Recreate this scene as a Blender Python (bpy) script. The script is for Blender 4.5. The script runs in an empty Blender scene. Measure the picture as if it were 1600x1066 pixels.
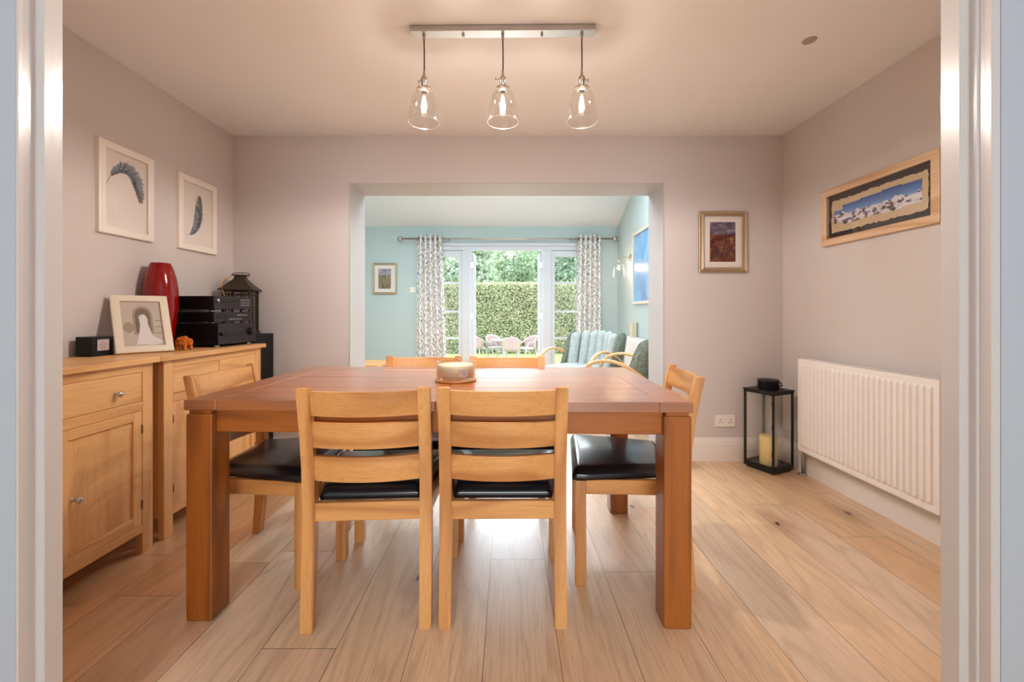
import bpy, bmesh, math, random
import numpy as np
from mathutils import Vector, Matrix

random.seed(7)
RNG = np.random.default_rng(11)
PI = math.pi
S = bpy.context.scene
COL = S.collection

# ------------------------------------------------------------------ camera
cam_d = bpy.data.cameras.new('camera')
cam = bpy.data.objects.new('camera', cam_d)
COL.objects.link(cam)
cam.location = (0, 0, 1.086)
cam.rotation_euler = (PI / 2, 0, 0)
cam_d.sensor_width = 36
cam_d.lens = 655 / 1600 * 36
cam_d.shift_x = (800 - 794) / 1600
cam_d.shift_y = -(533 - 490) / 1600
cam_d.clip_start = 0.02
S.camera = cam

# ------------------------------------------------------------------ world, sun, added fill lamps
W = bpy.data.worlds.new('overcast_sky')
S.world = W
W.use_nodes = True
W.node_tree.nodes['Background'].inputs[0].default_value = (0.90, 0.95, 1.0, 1)
W.node_tree.nodes['Background'].inputs[1].default_value = 3.4


def light(name, kind, loc, rot, energy, color, **kw):
    d = bpy.data.lights.new(name, kind)
    d.energy = energy
    d.color = color
    for k, v in kw.items():
        setattr(d, k, v)
    o = bpy.data.objects.new(name, d)
    COL.objects.link(o)
    o.location = loc
    o.rotation_euler = rot
    return o


# wide soft sun lamp added to push light in through the French doors
light('sun', 'SUN', (0, 12, 6), (-math.radians(57), 0, math.radians(3)), 3.5, (0.76, 0.88, 1.0), angle=math.radians(38))
# cool fill lamp added behind the camera, at an assumed hall window
light('hall_fill', 'AREA', (0.1, -2.7, 1.45), (PI / 2, 0, 0), 35, (0.84, 0.93, 1.0), shape='RECTANGLE', size=1.7, size_y=1.4)
# lamps added under invented roof openings to brighten the garden room, out of view
SLOPE = math.atan2(3.67 - 2.436, 6.5 - 3.41)
for sx in (-1.35, 0.75):
    light('roof_fill', 'AREA', (sx, 4.45, 3.20), (-SLOPE, 0, 0), 24, (0.84, 0.93, 1.0), shape='RECTANGLE', size=0.95, size_y=1.1)

S.view_settings.view_transform = 'Standard'
S.view_settings.look = 'None'
S.view_settings.exposure = 0.8
S.view_settings.gamma = 1.0
S.view_settings.use_curve_mapping = False
S.cycles.use_denoising = True
S.cycles.max_bounces = 10
S.cycles.diffuse_bounces = 6
S.cycles.glossy_bounces = 5
S.cycles.transmission_bounces = 8
S.cycles.transparent_max_bounces = 16
S.cycles.caustics_reflective = False
S.cycles.caustics_refractive = False
S.cycles.sample_clamp_indirect = 6.0
S.cycles.blur_glossy = 0.5


# ------------------------------------------------------------------ node helpers
def lin(c):
    return c / 12.92 if c <= 0.04045 else ((c + 0.055) / 1.055) ** 2.4


def rgb(r, g, b):
    return (lin(r / 255), lin(g / 255), lin(b / 255), 1)


class NT:
    def __init__(self, name):
        self.m = bpy.data.materials.new(name)
        self.m.use_nodes = True
        self.t = self.m.node_tree
        self.t.nodes.clear()
        self.out = self.t.nodes.new('ShaderNodeOutputMaterial')

    def n(self, kind, ins=None, **props):
        nd = self.t.nodes.new('ShaderNode' + kind)
        for k, v in props.items():
            setattr(nd, k, v)
        for k, v in (ins or {}).items():
            s = nd.inputs[k]
            if isinstance(v, bpy.types.NodeSocket):
                self.t.links.new(v, s)
            else:
                s.default_value = v
        return nd

    def math(self, op, a, b=0.0, clamp=False):
        return self.n('Math', {0: a, 1: b}, operation=op, use_clamp=clamp).outputs[0]

    def mix(self, f, a, b, blend='MIX'):
        nd = self.n('Mix', {}, data_type='RGBA', blend_type=blend)
        for i, v in ((0, f), (6, a), (7, b)):
            if isinstance(v, bpy.types.NodeSocket):
                self.t.links.new(v, nd.inputs[i])
            else:
                nd.inputs[i].default_value = v
        return nd.outputs[2]

    def ramp(self, f, stops, interp='LINEAR'):
        nd = self.n('ValToRGB', {0: f})
        cr = nd.color_ramp
        cr.interpolation = interp
        while len(cr.elements) < len(stops):
            cr.elements.new(0.5)
        for e, (p, c) in zip(cr.elements, stops):
            e.position = p
            e.color = c
        return nd.outputs[0]

    def coords(self, scale=(1, 1, 1), loc=(0, 0, 0), rot=(0, 0, 0), src='Object'):
        tc = self.n('TexCoord').outputs[src]
        return self.n('Mapping', {0: tc, 1: loc, 2: rot, 3: scale}).outputs[0]

    def noise(self, vec, scale, detail=2.0, rough=0.5, dist=0.0):
        return self.n('TexNoise', {'Vector': vec, 'Scale': scale, 'Detail': detail, 'Roughness': rough, 'Distortion': dist}).outputs[0]

    def bsdf(self, color, rough=0.5, metal=0.0, spec=0.5, bump=None, bump_s=0.1, bump_d=0.01, coat=0.0, coat_r=0.1, **extra):
        ins = {'Base Color': color, 'Roughness': rough, 'Metallic': metal, 'Specular IOR Level': spec,
               'Coat Weight': coat, 'Coat Roughness': coat_r}
        ins.update(extra)
        if bump is not None:
            ins['Normal'] = self.n('Bump', {'Strength': bump_s, 'Distance': bump_d, 'Height': bump}).outputs[0]
        b = self.n('BsdfPrincipled', ins)
        self.t.links.new(b.outputs[0], self.out.inputs[0])
        return b


MATS = {}


def plain(name, col, rough=0.5, metal=0.0, spec=0.5, coat=0.0, vary=0.03):
    g = NT(name)
    c = g.coords()
    nz = g.noise(c, 14, 3)
    dark = tuple(x * (1 - vary * 2) for x in col[:3]) + (1,)
    g.bsdf(g.mix(nz, dark, col), rough, metal, spec, coat=coat, bump=nz, bump_s=0.03, bump_d=0.002)
    MATS[name] = g.m
    return g.m


def paint(name, col, rough=0.6, streak=False, spec=0.4):
    g = NT(name)
    c = g.coords((1, 1, 0.12) if streak else (1, 1, 1))
    nz = g.noise(c, 90 if streak else 160, 3)
    big = g.noise(g.coords(), 1.2, 2)
    dk = tuple(x * 0.965 for x in col[:3]) + (1,)
    g.bsdf(g.mix(big, dk, col), rough, 0, spec, bump=nz, bump_s=0.12 if streak else 0.06, bump_d=0.002)
    MATS[name] = g.m
    return g.m


def wood(name, axis, light_c, mid_c, dark_c, rough=0.4, coat=0.15, rings=26.0, fig=0.45, scale=1.0, spec=0.5, coat_ior=1.5, coat_rough=0.25):
    g = NT(name)
    rnd = g.n('ObjectInfo').outputs['Random']
    sc = [scale] * 3
    sc[axis] = 0.11 * scale
    base = g.coords(tuple(sc))
    off = g.n('VectorMath', {0: base, 1: g.n('CombineXYZ', {0: g.math('MULTIPLY', rnd, 7.0), 1: g.math('MULTIPLY', rnd, 3.0), 2: g.math('MULTIPLY', rnd, 5.0)}).outputs[0]}, operation='ADD').outputs[0]
    n1 = g.noise(off, 5.0, 2.0, 0.5, 0.4)
    ring = g.math('SINE', g.math('MULTIPLY', n1, rings * 6.28 / 6))
    ring = g.math('ADD', g.math('MULTIPLY', ring, 0.5), 0.5)
    fine_sc = [scale * 1.0] * 3
    fine_sc[axis] = 0.03 * scale
    fine = g.noise(g.coords(tuple(fine_sc)), 260, 3, 0.6)
    tone = g.noise(off, 2.0, 2)
    c = g.mix(tone, mid_c, light_c)
    c = g.mix(g.math('MULTIPLY', g.math('POWER', ring, 3.0), fig), c, dark_c)
    c = g.mix(g.math('MULTIPLY', g.math('SUBTRACT', fine, 0.45, True), 1.3, True), c, dark_c)
    g.bsdf(c, g.math('ADD', g.math('MULTIPLY', fine, 0.12), rough - 0.06), 0, spec, coat=coat, coat_r=coat_rough, bump=fine, bump_s=0.15, bump_d=0.001, **{'Coat IOR': coat_ior})
    MATS[name] = g.m
    return g.m


OAK = (rgb(228, 172, 106), rgb(214, 148, 80), rgb(166, 98, 44))
CAB = (rgb(240, 192, 132), rgb(228, 172, 108), rgb(186, 124, 66))
TBL = (rgb(176, 100, 28), rgb(156, 82, 14), rgb(104, 52, 8))
for i, ax in enumerate('xyz'):
    wood('oak_' + ax, i, *OAK, rough=0.38, fig=0.62)
    wood('cabinet_oak_' + ax, i, *CAB, rough=0.42)
    wood('table_oak_' + ax, i, *TBL, rough=0.45, coat=0.25, fig=0.6)
wood('table_top_oak', 0, *TBL, rough=0.42, coat=0.9, fig=0.4, coat_ior=2.15, coat_rough=0.28)
wood('pine_x', 0, rgb(232, 204, 172), rgb(220, 186, 150), rgb(186, 134, 92), rough=0.5, rings=34, fig=0.6)
wood('birch', 0, rgb(236, 190, 134), rgb(222, 170, 112), rgb(200, 146, 90), rough=0.35, fig=0.2)


def floor_mat():
    g = NT('oak_planks')
    p = g.n('TexCoord').outputs['Object']
    s = g.n('SeparateXYZ', {0: p})
    x, y = s.outputs[0], s.outputs[1]
    PW, PL = 0.24, 1.95
    u = g.math('DIVIDE', g.math('ADD', x, 0.077 + 24 * PW), PW)
    iu = g.math('FLOOR', u)
    fu = g.math('SUBTRACT', u, iu)
    off = g.n('TexWhiteNoise', {'W': iu}, noise_dimensions='1D').outputs['Value']
    v = g.math('ADD', g.math('DIVIDE', y, PL), g.math('MULTIPLY', off, 7.31))
    iv = g.math('FLOOR', v)
    fv = g.math('SUBTRACT', v, iv)
    idv = g.n('CombineXYZ', {0: iu, 1: iv, 2: 0.0}).outputs[0]
    wn = g.n('TexWhiteNoise', {'Vector': idv}, noise_dimensions='3D')
    r1, rc = wn.outputs['Value'], wn.outputs['Color']
    # grain space, shifted for every plank
    sh = g.n('VectorMath', {0: rc, 1: (31.0, 17.0, 9.0)}, operation='MULTIPLY').outputs[0]
    gp = g.n('VectorMath', {0: g.n('Mapping', {0: p, 3: (1, 0.13, 1)}).outputs[0], 1: sh}, operation='ADD').outputs[0]
    n1 = g.noise(gp, 5.5, 2, 0.5, 0.6)
    ring = g.math('ADD', g.math('MULTIPLY', g.math('SINE', g.math('MULTIPLY', n1, 40.0)), 0.5), 0.5)
    ring = g.math('POWER', ring, 4.0)
    fp = g.n('VectorMath', {0: g.n('Mapping', {0: p, 3: (1, 0.035, 1)}).outputs[0], 1: sh}, operation='ADD').outputs[0]
    fine = g.noise(fp, 210, 3, 0.62)
    tone = g.noise(gp, 2.2, 3)
    col = g.ramp(r1, [(0.0, rgb(234, 188, 138)), (0.3, rgb(246, 214, 176)), (0.6, rgb(236, 198, 154)), (0.8, rgb(250, 226, 194)), (1.0, rgb(196, 154, 118))])
    col = g.mix(g.math('MULTIPLY', g.math('SUBTRACT', tone, 0.35, True), 1.0), col, rgb(184, 124, 70))
    col = g.mix(g.math('MULTIPLY', ring, 0.22), col, rgb(150, 100, 58))
    col = g.mix(g.math('MULTIPLY', g.math('SUBTRACT', fine, 0.48, True), 1.6, True), col, rgb(150, 100, 58))
    # knots: rare dark ovals with a warm halo
    kp = g.n('VectorMath', {0: g.n('Mapping', {0: p, 3: (1, 0.5, 1)}).outputs[0], 1: g.n('VectorMath', {0: g.n('CombineXYZ', {0: g.noise(p, 9, 2), 1: g.noise(p, 7, 2), 2: 0.0}).outputs[0], 1: (0.06, 0.06, 0)}, operation='MULTIPLY').outputs[0]}, operation='ADD').outputs[0]
    vo = g.n('TexVoronoi', {'Vector': kp, 'Scale': 2.1, 'Randomness': 1.0}, voronoi_dimensions='2D')
    rare = g.math('GREATER_THAN', g.n('SeparateColor', {0: vo.outputs['Color']}).outputs[0], 0.25)
    d = vo.outputs['Distance']
    halo = g.math('MULTIPLY', g.math('SUBTRACT', 1.0, g.math('MULTIPLY', d, 5.0), True), rare)
    core = g.math('MULTIPLY', g.math('SUBTRACT', 1.0, g.math('MULTIPLY', d, 32.0), True), rare)
    col = g.mix(g.math('MULTIPLY', halo, 0.55), col, rgb(150, 92, 46))
    col = g.mix(g.math('MULTIPLY', core, 2.2, True), col, rgb(62, 38, 26))
    # seams
    ex = g.math('MINIMUM', fu, g.math('SUBTRACT', 1.0, fu))
    ex = g.math('LESS_THAN', ex, 0.0062)
    ey = g.math('MINIMUM', fv, g.math('SUBTRACT', 1.0, fv))
    ey = g.math('LESS_THAN', ey, 0.0008)
    seam = g.math('MAXIMUM', ex, ey)
    col = g.mix(g.math('MULTIPLY', seam, 0.75), col, rgb(84, 52, 30))
    ht = g.math('SUBTRACT', g.math('MULTIPLY', fine, 0.5), seam)
    g.bsdf(col, g.math('ADD', g.math('MULTIPLY', fine, 0.16), 0.27), 0, 0.55, bump=ht, bump_s=0.22, bump_d=0.0015, coat=0.85, coat_r=0.33, **{'Coat IOR': 1.65})
    MATS['oak_planks'] = g.m


floor_mat()


def glass(name, tint=(1, 1, 1, 1), ior=1.45, rough=0.0, boost=1.0):
    g = NT(name)
    fc = g.n('LayerWeight', {0: 0.5}).outputs['Facing']
    f = g.math('ADD', g.math('MULTIPLY', g.math('POWER', fc, ior * 2.6), 0.85 * boost), 0.04 * boost, True)
    tr = g.n('BsdfTransparent', {0: tint}).outputs[0]
    gl = g.n('BsdfGlossy', {0: (1, 1, 1, 1), 1: rough}).outputs[0]
    mx = g.n('MixShader', {0: f, 1: tr, 2: gl}).outputs[0]
    g.t.links.new(mx, g.out.inputs[0])
    MATS[name] = g.m
    return g.m


glass('clear_glass', boost=0.9)
glass('picture_glass', boost=0.8)
glass('shade_glass', (0.98, 0.975, 0.97, 1), 0.9, 0.02, 0.9)
glass('rim_glass', (0.9, 0.9, 0.9, 1), 0.3, 0.15, 0.9)


def emit(name, col, st):
    g = NT(name)
    e = g.n('Emission', {0: col, 1: st}).outputs[0]
    g.t.links.new(e, g.out.inputs[0])
    MATS[name] = g.m
    return g.m


emit('filament', (1.0, 0.62, 0.28, 1), 60)
emit('display', (0.5, 0.75, 1.0, 1), 0.25)

paint('wall_paint', rgb(212, 204, 201))
paint('ceiling_paint', rgb(240, 241, 244))
paint('lining_paint', rgb(190, 188, 190), 0.45)
paint('skirting_paint', rgb(240, 233, 226), 0.35)
paint('frame_gloss', rgb(196, 190, 186), 0.2, streak=True, spec=0.6)
paint('hall_paint', rgb(172, 178, 184), 0.45, streak=True)
paint('garden_wall', rgb(188, 202, 202))
paint('garden_wall_light', rgb(188, 202, 202))
paint('garden_ceiling', rgb(228, 230, 234))
paint('window_white', rgb(206, 208, 214), 0.3)
plain('radiator_white', rgb(246, 240, 236), 0.28, spec=0.5)
plain('black_metal', rgb(20, 18, 18), 0.42, spec=0.4)
plain('black_leather', rgb(15, 16, 22), 0.30, spec=0.6, coat=0.35)
plain('gloss_black', rgb(10, 10, 12), 0.22)
plain('satin_black', rgb(10, 9, 9), 0.4, spec=0.3)
plain('fascia', rgb(70, 66, 72), 0.24, metal=0.8)
plain('silver', rgb(205, 205, 208), 0.25, metal=1.0)
plain('nickel', rgb(196, 184, 172), 0.28, metal=1.0)
plain('brushed_steel', rgb(196, 194, 192), 0.34, metal=1.0)
plain('cord_brown', rgb(66, 40, 26), 0.8)
plain('red_glaze', rgb(138, 6, 3), 0.12, spec=0.4, coat=0.25, vary=0.02)
plain('cream_frame', rgb(226, 214, 194), 0.45)
plain('white_frame', rgb(244, 236, 226), 0.4)
plain('paper', rgb(242, 232, 224), 0.8)
plain('white_mat', rgb(226, 216, 208), 0.8)
plain('champagne', rgb(196, 172, 140), 0.3, metal=0.85)
plain('orange_wood', rgb(206, 110, 24), 0.4)
plain('bronze', rgb(72, 60, 48), 0.45, metal=0.5)
plain('wax', rgb(222, 208, 176), 0.5)
plain('wax_yellow', rgb(232, 206, 128), 0.5)
plain('socket_white', rgb(244, 236, 230), 0.3)
plain('dark_hole', rgb(70, 58, 52), 0.6)
plain('label_pale', rgb(196, 176, 176), 0.6)
plain('label_ink', rgb(110, 92, 96), 0.6)
plain('dark_void', rgb(22, 12, 8), 0.9)
plain('grey_disc', rgb(170, 160, 150), 0.7)
plain('brass_hinge', rgb(120, 84, 56), 0.4, metal=0.7)
plain('cane_white', rgb(172, 168, 172), 0.5)
plain('cane_pink', rgb(146, 126, 124), 0.7)
plain('garden_table', rgb(150, 160, 166), 0.3)
plain('stone', rgb(176, 172, 164), 0.8)
plain('bark', rgb(90, 78, 66), 0.9)


def fabric(name, a, b, sc=220):
    g = NT(name)
    c = g.coords()
    n1 = g.noise(c, sc, 4, 0.7)
    n2 = g.noise(c, 30, 3, 0.6)
    f = g.math('ADD', g.math('MULTIPLY', n1, 0.7), g.math('MULTIPLY', n2, 0.3))
    g.bsdf(g.ramp(f, [(0.36, a), (0.62, b)]), 0.9, 0, 0.2, bump=n1, bump_s=0.5, bump_d=0.004)
    MATS[name] = g.m


fabric('sage_tweed', rgb(150, 160, 159), rgb(204, 212, 212))
fabric('olive_tweed', rgb(84, 92, 80), rgb(150, 160, 148), 120)


def leafy(name, stops, trans=0.35):
    g = NT(name)
    r = g.n('NewGeometry').outputs['Random Per Island']
    c = g.ramp(r, stops)
    d = g.n('BsdfDiffuse', {0: c}).outputs[0]
    t = g.n('BsdfTranslucent', {0: c}).outputs[0]
    g.t.links.new(g.n('MixShader', {0: trans, 1: d, 2: t}).outputs[0], g.out.inputs[0])
    MATS[name] = g.m


leafy('hedge_leaf', [(0.0, rgb(112, 126, 92)), (0.35, rgb(156, 170, 130)), (0.7, rgb(184, 192, 156)), (0.9, rgb(198, 184, 158)), (1.0, rgb(212, 216, 188))])
leafy('tree_leaf_light', [(0.0, rgb(132, 154, 122)), (0.5, rgb(168, 188, 158)), (1.0, rgb(206, 218, 200))], 0.4)
leafy('tree_leaf_dark', [(0.0, rgb(104, 130, 104)), (0.5, rgb(140, 164, 134)), (1.0, rgb(172, 190, 160))], 0.4)


def lawn_mat():
    g = NT('lawn_grass')
    c = g.coords()
    n = g.noise(c, 60, 4, 0.7)
    g.bsdf(g.ramp(n, [(0.3, rgb(120, 142, 80)), (0.7, rgb(176, 190, 128))]), 0.9, 0, 0.1, bump=n, bump_s=0.6, bump_d=0.03)
    MATS['lawn_grass'] = g.m


lawn_mat()


def curtain_mat():
    g = NT('leaf_print')
    uv = g.n('TexCoord').outputs['UV']

    def leaves(scale, rot, sx, thr, seed):
        v = g.n('Mapping', {0: uv, 1: (seed, seed * 1.7, 0), 2: (0, 0, rot), 3: (sx, 1.0, 1)}).outputs[0]
        vo = g.n('TexVoronoi', {'Vector': v, 'Scale': scale, 'Randomness': 0.75}, voronoi_dimensions='2D')
        return g.math('LESS_THAN', vo.outputs['Distance'], thr), vo.outputs['Color']
    m1, c1 = leaves(12, 0.7, 2.4, 0.25, 0.0)
    m2, c2 = leaves(13, -0.8, 2.4, 0.21, 3.3)
    m3, c3 = leaves(7, 0.2, 3.5, 0.14, 5.1)
    base = rgb(246, 242, 240)
    r1 = g.n('SeparateColor', {0: c1}).outputs[0]
    r2 = g.n('SeparateColor', {0: c2}).outputs[0]
    col = g.mix(m1, base, g.ramp(r1, [(0.0, rgb(96, 108, 122)), (0.5, rgb(140, 144, 152)), (0.9, rgb(168, 152, 124))]))
    col = g.mix(m2, col, g.ramp(r2, [(0.0, rgb(112, 130, 138)), (0.6, rgb(164, 170, 178)), (1.0, rgb(120, 110, 120))]))
    col = g.mix(m3, col, rgb(186, 164, 118))
    g.bsdf(col, 0.85, 0, 0.2)
    MATS['leaf_print'] = g.m


curtain_mat()


def art_mats():
    # moorland under cloud
    g = NT('moor_print')
    p = g.n('TexCoord').outputs['Object']
    z = g.n('SeparateXYZ', {0: p}).outputs[2]
    n = g.noise(p, 22, 5, 0.65, 0.8)
    land = g.ramp(n, [(0.30, rgb(24, 12, 14)), (0.45, rgb(88, 26, 24)), (0.55, rgb(120, 62, 34)), (0.66, rgb(150, 122, 60)), (0.8, rgb(178, 150, 120))])
    sky = g.ramp(g.noise(g.n('Mapping', {0: p, 3: (1, 1, 2.2)}).outputs[0], 14, 4), [(0.3, rgb(48, 38, 58)), (0.55, rgb(104, 92, 116)), (0.75, rgb(188, 170, 168))])
    m = g.math('GREATER_THAN', g.math('ADD', z, g.math('MULTIPLY', g.noise(p, 8, 2), 0.03)), 0.068)
    g.bsdf(g.mix(m, land, sky), 0.6)
    MATS['moor_print'] = g.m
    # coast
    g = NT('coast_print')
    p = g.n('TexCoord').outputs['Object']
    z = g.n('SeparateXYZ', {0: p}).outputs[2]
    n = g.noise(g.n('Mapping', {0: p, 3: (2.2, 1, 0.8)}).outputs[0], 18, 4, 0.6, 1.0)
    land = g.ramp(n, [(0.3, rgb(72, 56, 44)), (0.5, rgb(128, 108, 50)), (0.62, rgb(150, 120, 100)), (0.75, rgb(210, 196, 190))])
    sky = g.ramp(g.noise(p, 12, 3), [(0.3, rgb(110, 104, 132)), (0.7, rgb(190, 168, 170))])
    m = g.math('GREATER_THAN', z, 0.055)
    g.bsdf(g.mix(m, land, sky), 0.6)
    MATS['coast_print'] = g.m
    # snow mountains
    g = NT('mountain_print')
    p = g.n('TexCoord').outputs['Object']
    s = g.n('SeparateXYZ', {0: p})
    z = s.outputs[2]
    px = g.n('CombineXYZ', {0: s.outputs[0], 1: 0.0, 2: 0.0}).outputs[0]
    ridge = g.math('SUBTRACT', g.math('MULTIPLY', g.noise(px, 11, 5, 0.6), 0.11), 0.052)
    sky = g.ramp(g.math('ADD', g.math('MULTIPLY', z, 7.0), 0.45), [(0.25, rgb(196, 206, 222)), (0.55, rgb(92, 134, 196)), (0.95, rgb(24, 62, 140))])
    rock = g.math('LESS_THAN', g.noise(g.n('Mapping', {0: p, 3: (1, 1, 1.5)}).outputs[0], 24, 5, 0.7), 0.47)
    snow = g.mix(rock, rgb(224, 218, 224), rgb(66, 48, 66))
    g.bsdf(g.mix(g.math('LESS_THAN', z, ridge), sky, snow), 0.5)
    MATS['mountain_print'] = g.m
    # abstract blue painting
    g = NT('blue_painting_print')
    p = g.n('TexCoord').outputs['Object']
    v = g.n('TexVoronoi', {'Vector': g.n('Mapping', {0: p, 3: (1, 1, 0.6)}).outputs[0], 'Scale': 6.0}, distance='CHEBYCHEV').outputs['Color']
    r = g.n('SeparateColor', {0: v}).outputs[0]
    c = g.ramp(r, [(0.0, rgb(64, 130, 196)), (0.4, rgb(110, 168, 214)), (0.62, rgb(150, 190, 220)), (0.8, rgb(110, 104, 146)), (1.0, rgb(196, 212, 210))])
    c = g.mix(g.noise(p, 7, 3), c, rgb(120, 170, 214))
    g.bsdf(c, 0.4)
    MATS['blue_painting_print'] = g.m


art_mats()
for nm, c in (('ink_a', (58, 60, 78)), ('ink_b', (104, 116, 132)), ('ink_c', (150, 164, 176)), ('ink_d', (92, 70, 66)),
              ('sepia_a', (200, 188, 176)), ('sepia_b', (116, 98, 80)), ('sepia_c', (232, 226, 224)), ('sepia_d', (164, 146, 130)),
              ('deckle', (212, 186, 150)), ('black_mat', (34, 20, 18)), ('gold_lip', (190, 160, 110))):
    plain(nm, rgb(*c), 0.7, vary=0.05)


# ------------------------------------------------------------------ mesh helpers
class MB:
    def __init__(self):
        self.bm = bmesh.new()
        self.uvs = None

    def _take(self, tmp, mat, smooth):
        vs = {}
        for v in tmp.verts:
            vs[v] = self.bm.verts.new(v.co)
        for f in tmp.faces:
            try:
                nf = self.bm.faces.new([vs[v] for v in f.verts])
                nf.material_index = mat
                nf.smooth = smooth
            except ValueError:
                pass
        tmp.free()

    def hexa(self, c, bev=0.0, seg=1, mat=0, smooth=False):
        """c: 8 corners, bottom loop then top loop"""
        t = bmesh.new()
        v = [t.verts.new(p) for p in c]
        for f in ((3, 2, 1, 0), (4, 5, 6, 7), (0, 1, 5, 4), (1, 2, 6, 5), (2, 3, 7, 6), (3, 0, 4, 7)):
            t.faces.new([v[i] for i in f])
        bmesh.ops.recalc_face_normals(t, faces=t.faces[:])
        if bev:
            bmesh.ops.bevel(t, geom=t.edges[:], offset=bev, segments=seg, affect='EDGES', profile=0.5)
        self._take(t, mat, smooth)
        return self

    def box(self, x0, x1, y0, y1, z0, z1, bev=0.0, seg=1, mat=0, smooth=False, M=None):
        c = [(x0, y0, z0), (x1, y0, z0), (x1, y1, z0), (x0, y1, z0), (x0, y0, z1), (x1, y0, z1), (x1, y1, z1), (x0, y1, z1)]
        if M is not None:
            c = [M @ Vector(p) for p in c]
        return self.hexa(c, bev, seg, mat, smooth)

    def prism(self, poly, axis, a, b, bev=0.0, mat=0, smooth=False, M=None, seg=1):
        """poly 2-D points in the two other axes (in order), extruded along axis from a to b"""
        def mk(p, t):
            q = [0, 0, 0]
            o = [i for i in range(3) if i != axis]
            q[o[0]], q[o[1]], q[axis] = p[0], p[1], t
            q = Vector(q)
            return M @ q if M is not None else q
        t = bmesh.new()
        lo = [t.verts.new(mk(p, a)) for p in poly]
        hi = [t.verts.new(mk(p, b)) for p in poly]
        n = len(poly)
        t.faces.new(lo)
        t.faces.new(hi[::-1])
        for i in range(n):
            t.faces.new([lo[i], hi[i], hi[(i + 1) % n], lo[(i + 1) % n]])
        bmesh.ops.recalc_face_normals(t, faces=t.faces[:])
        if bev:
            bmesh.ops.bevel(t, geom=t.edges[:], offset=bev, segments=seg, affect='EDGES')
        self._take(t, mat, smooth)
        return self

    def tube(self, pts, r, seg=10, closed=False, mat=0, caps=True, flat=1.0, up=(0, 0, 1)):
        pts = [Vector(p) for p in pts]
        n = len(pts)
        rr = r if isinstance(r, (list, tuple)) else [r] * n
        rings = []
        for i, p in enumerate(pts):
            if closed:
                d = pts[(i + 1) % n] - pts[i - 1]
            else:
                d = pts[min(i + 1, n - 1)] - pts[max(i - 1, 0)]
            d.normalize()
            u = Vector(up)
            if abs(d.dot(u)) > 0.97:
                u = Vector((1, 0, 0)) if abs(d.x) < 0.9 else Vector((0, 1, 0))
            s = d.cross(u).normalized()
            w = s.cross(d).normalized()
            rings.append([self.bm.verts.new(p + s * math.cos(a) * rr[i] * flat + w * math.sin(a) * rr[i]) for a in [2 * PI * k / seg for k in range(seg)]])
        m = n if closed else n - 1
        for i in range(m):
            a, b = rings[i], rings[(i + 1) % n]
            for k in range(seg):
                f = self.bm.faces.new([a[k], a[(k + 1) % seg], b[(k + 1) % seg], b[k]])
                f.smooth = True
                f.material_index = mat
        if caps and not closed:
            for ring in (rings[0][::-1], rings[-1]):
                f = self.bm.faces.new(ring)
                f.material_index = mat
        return self

    def lathe(self, prof, c=(0, 0, 0), seg=32, mat=0, smooth=True, M=None):
        """prof (r, z) from bottom to top; r = 0 closes"""
        c = Vector(c)
        rings = []
        for r, z in prof:
            if r < 1e-6:
                p = Vector((0, 0, z))
                rings.append([self.bm.verts.new((M @ p if M else p) + c)])
            else:
                rr = []
                for k in range(seg):
                    p = Vector((r * math.cos(2 * PI * k / seg), r * math.sin(2 * PI * k / seg), z))
                    rr.append(self.bm.verts.new((M @ p if M else p) + c))
                rings.append(rr)
        for a, b in zip(rings, rings[1:]):
            for k in range(seg):
                k2 = (k + 1) % seg
                if len(a) == 1 and len(b) == 1:
                    break
                if len(a) == 1:
                    vs = [a[0], b[k2], b[k]]
                elif len(b) == 1:
                    vs = [a[k], a[k2], b[0]]
                else:
                    vs = [a[k], a[k2], b[k2], b[k]]
                f = self.bm.faces.new(vs)
                f.smooth = smooth
                f.material_index = mat
        return self

    def grid(self, fn, nu, nv, mat=0, smooth=True, uv=None):
        vs = [[self.bm.verts.new(fn(i / nu, j / nv)) for j in range(nv + 1)] for i in range(nu + 1)]
        lay = self.bm.loops.layers.uv.verify() if uv else None
        for i in range(nu):
            for j in range(nv):
                idx = [(i, j), (i + 1, j), (i + 1, j + 1), (i, j + 1)]
                f = self.bm.faces.new([vs[a][b] for a, b in idx])
                f.smooth = smooth
                f.material_index = mat
                if uv:
                    for l, (a, b) in zip(f.loops, idx):
                        l[lay].uv = uv(a / nu, b / nv)
        return self

    def poly(self, pts, mat=0):
        f = self.bm.faces.new([self.bm.verts.new(p) for p in pts])
        f.material_index = mat
        return self

    def build(self, name, mats, parent=None, recalc=True):
        if recalc:
            bmesh.ops.recalc_face_normals(self.bm, faces=self.bm.faces[:])
        me = bpy.data.meshes.new(name)
        self.bm.to_mesh(me)
        self.bm.free()
        for m in ([mats] if isinstance(mats, str) else mats):
            me.materials.append(MATS[m])
        o = bpy.data.objects.new(name, me)
        COL.objects.link(o)
        if parent is not None:
            o.parent = parent
        return o


def thing(name, label, cat, loc=(0, 0, 0), rz=0.0, group=None):
    o = bpy.data.objects.new(name, None)
    o.empty_display_size = 0.1
    COL.objects.link(o)
    o.location = loc
    o.rotation_euler = (0, 0, rz)
    o['label'] = label
    o['category'] = cat
    if group:
        o['group'] = group
    return o


def tag(o, label, cat, group=None, kind=None):
    o['label'] = label
    o['category'] = cat
    if group:
        o['group'] = group
    if kind:
        o['kind'] = kind
    return o


def struct(o):
    o['kind'] = 'structure'
    return o


def copy_thing(root, loc, rz, label):
    r = root.copy()
    COL.objects.link(r)
    r.location = loc
    r.rotation_euler = (0, 0, rz)
    r['label'] = label
    for ch in list(root.children):
        c = ch.copy()
        COL.objects.link(c)
        c.parent = r
        for g in ch.children:
            d = g.copy()
            COL.objects.link(d)
            d.parent = c
    return r


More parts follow.
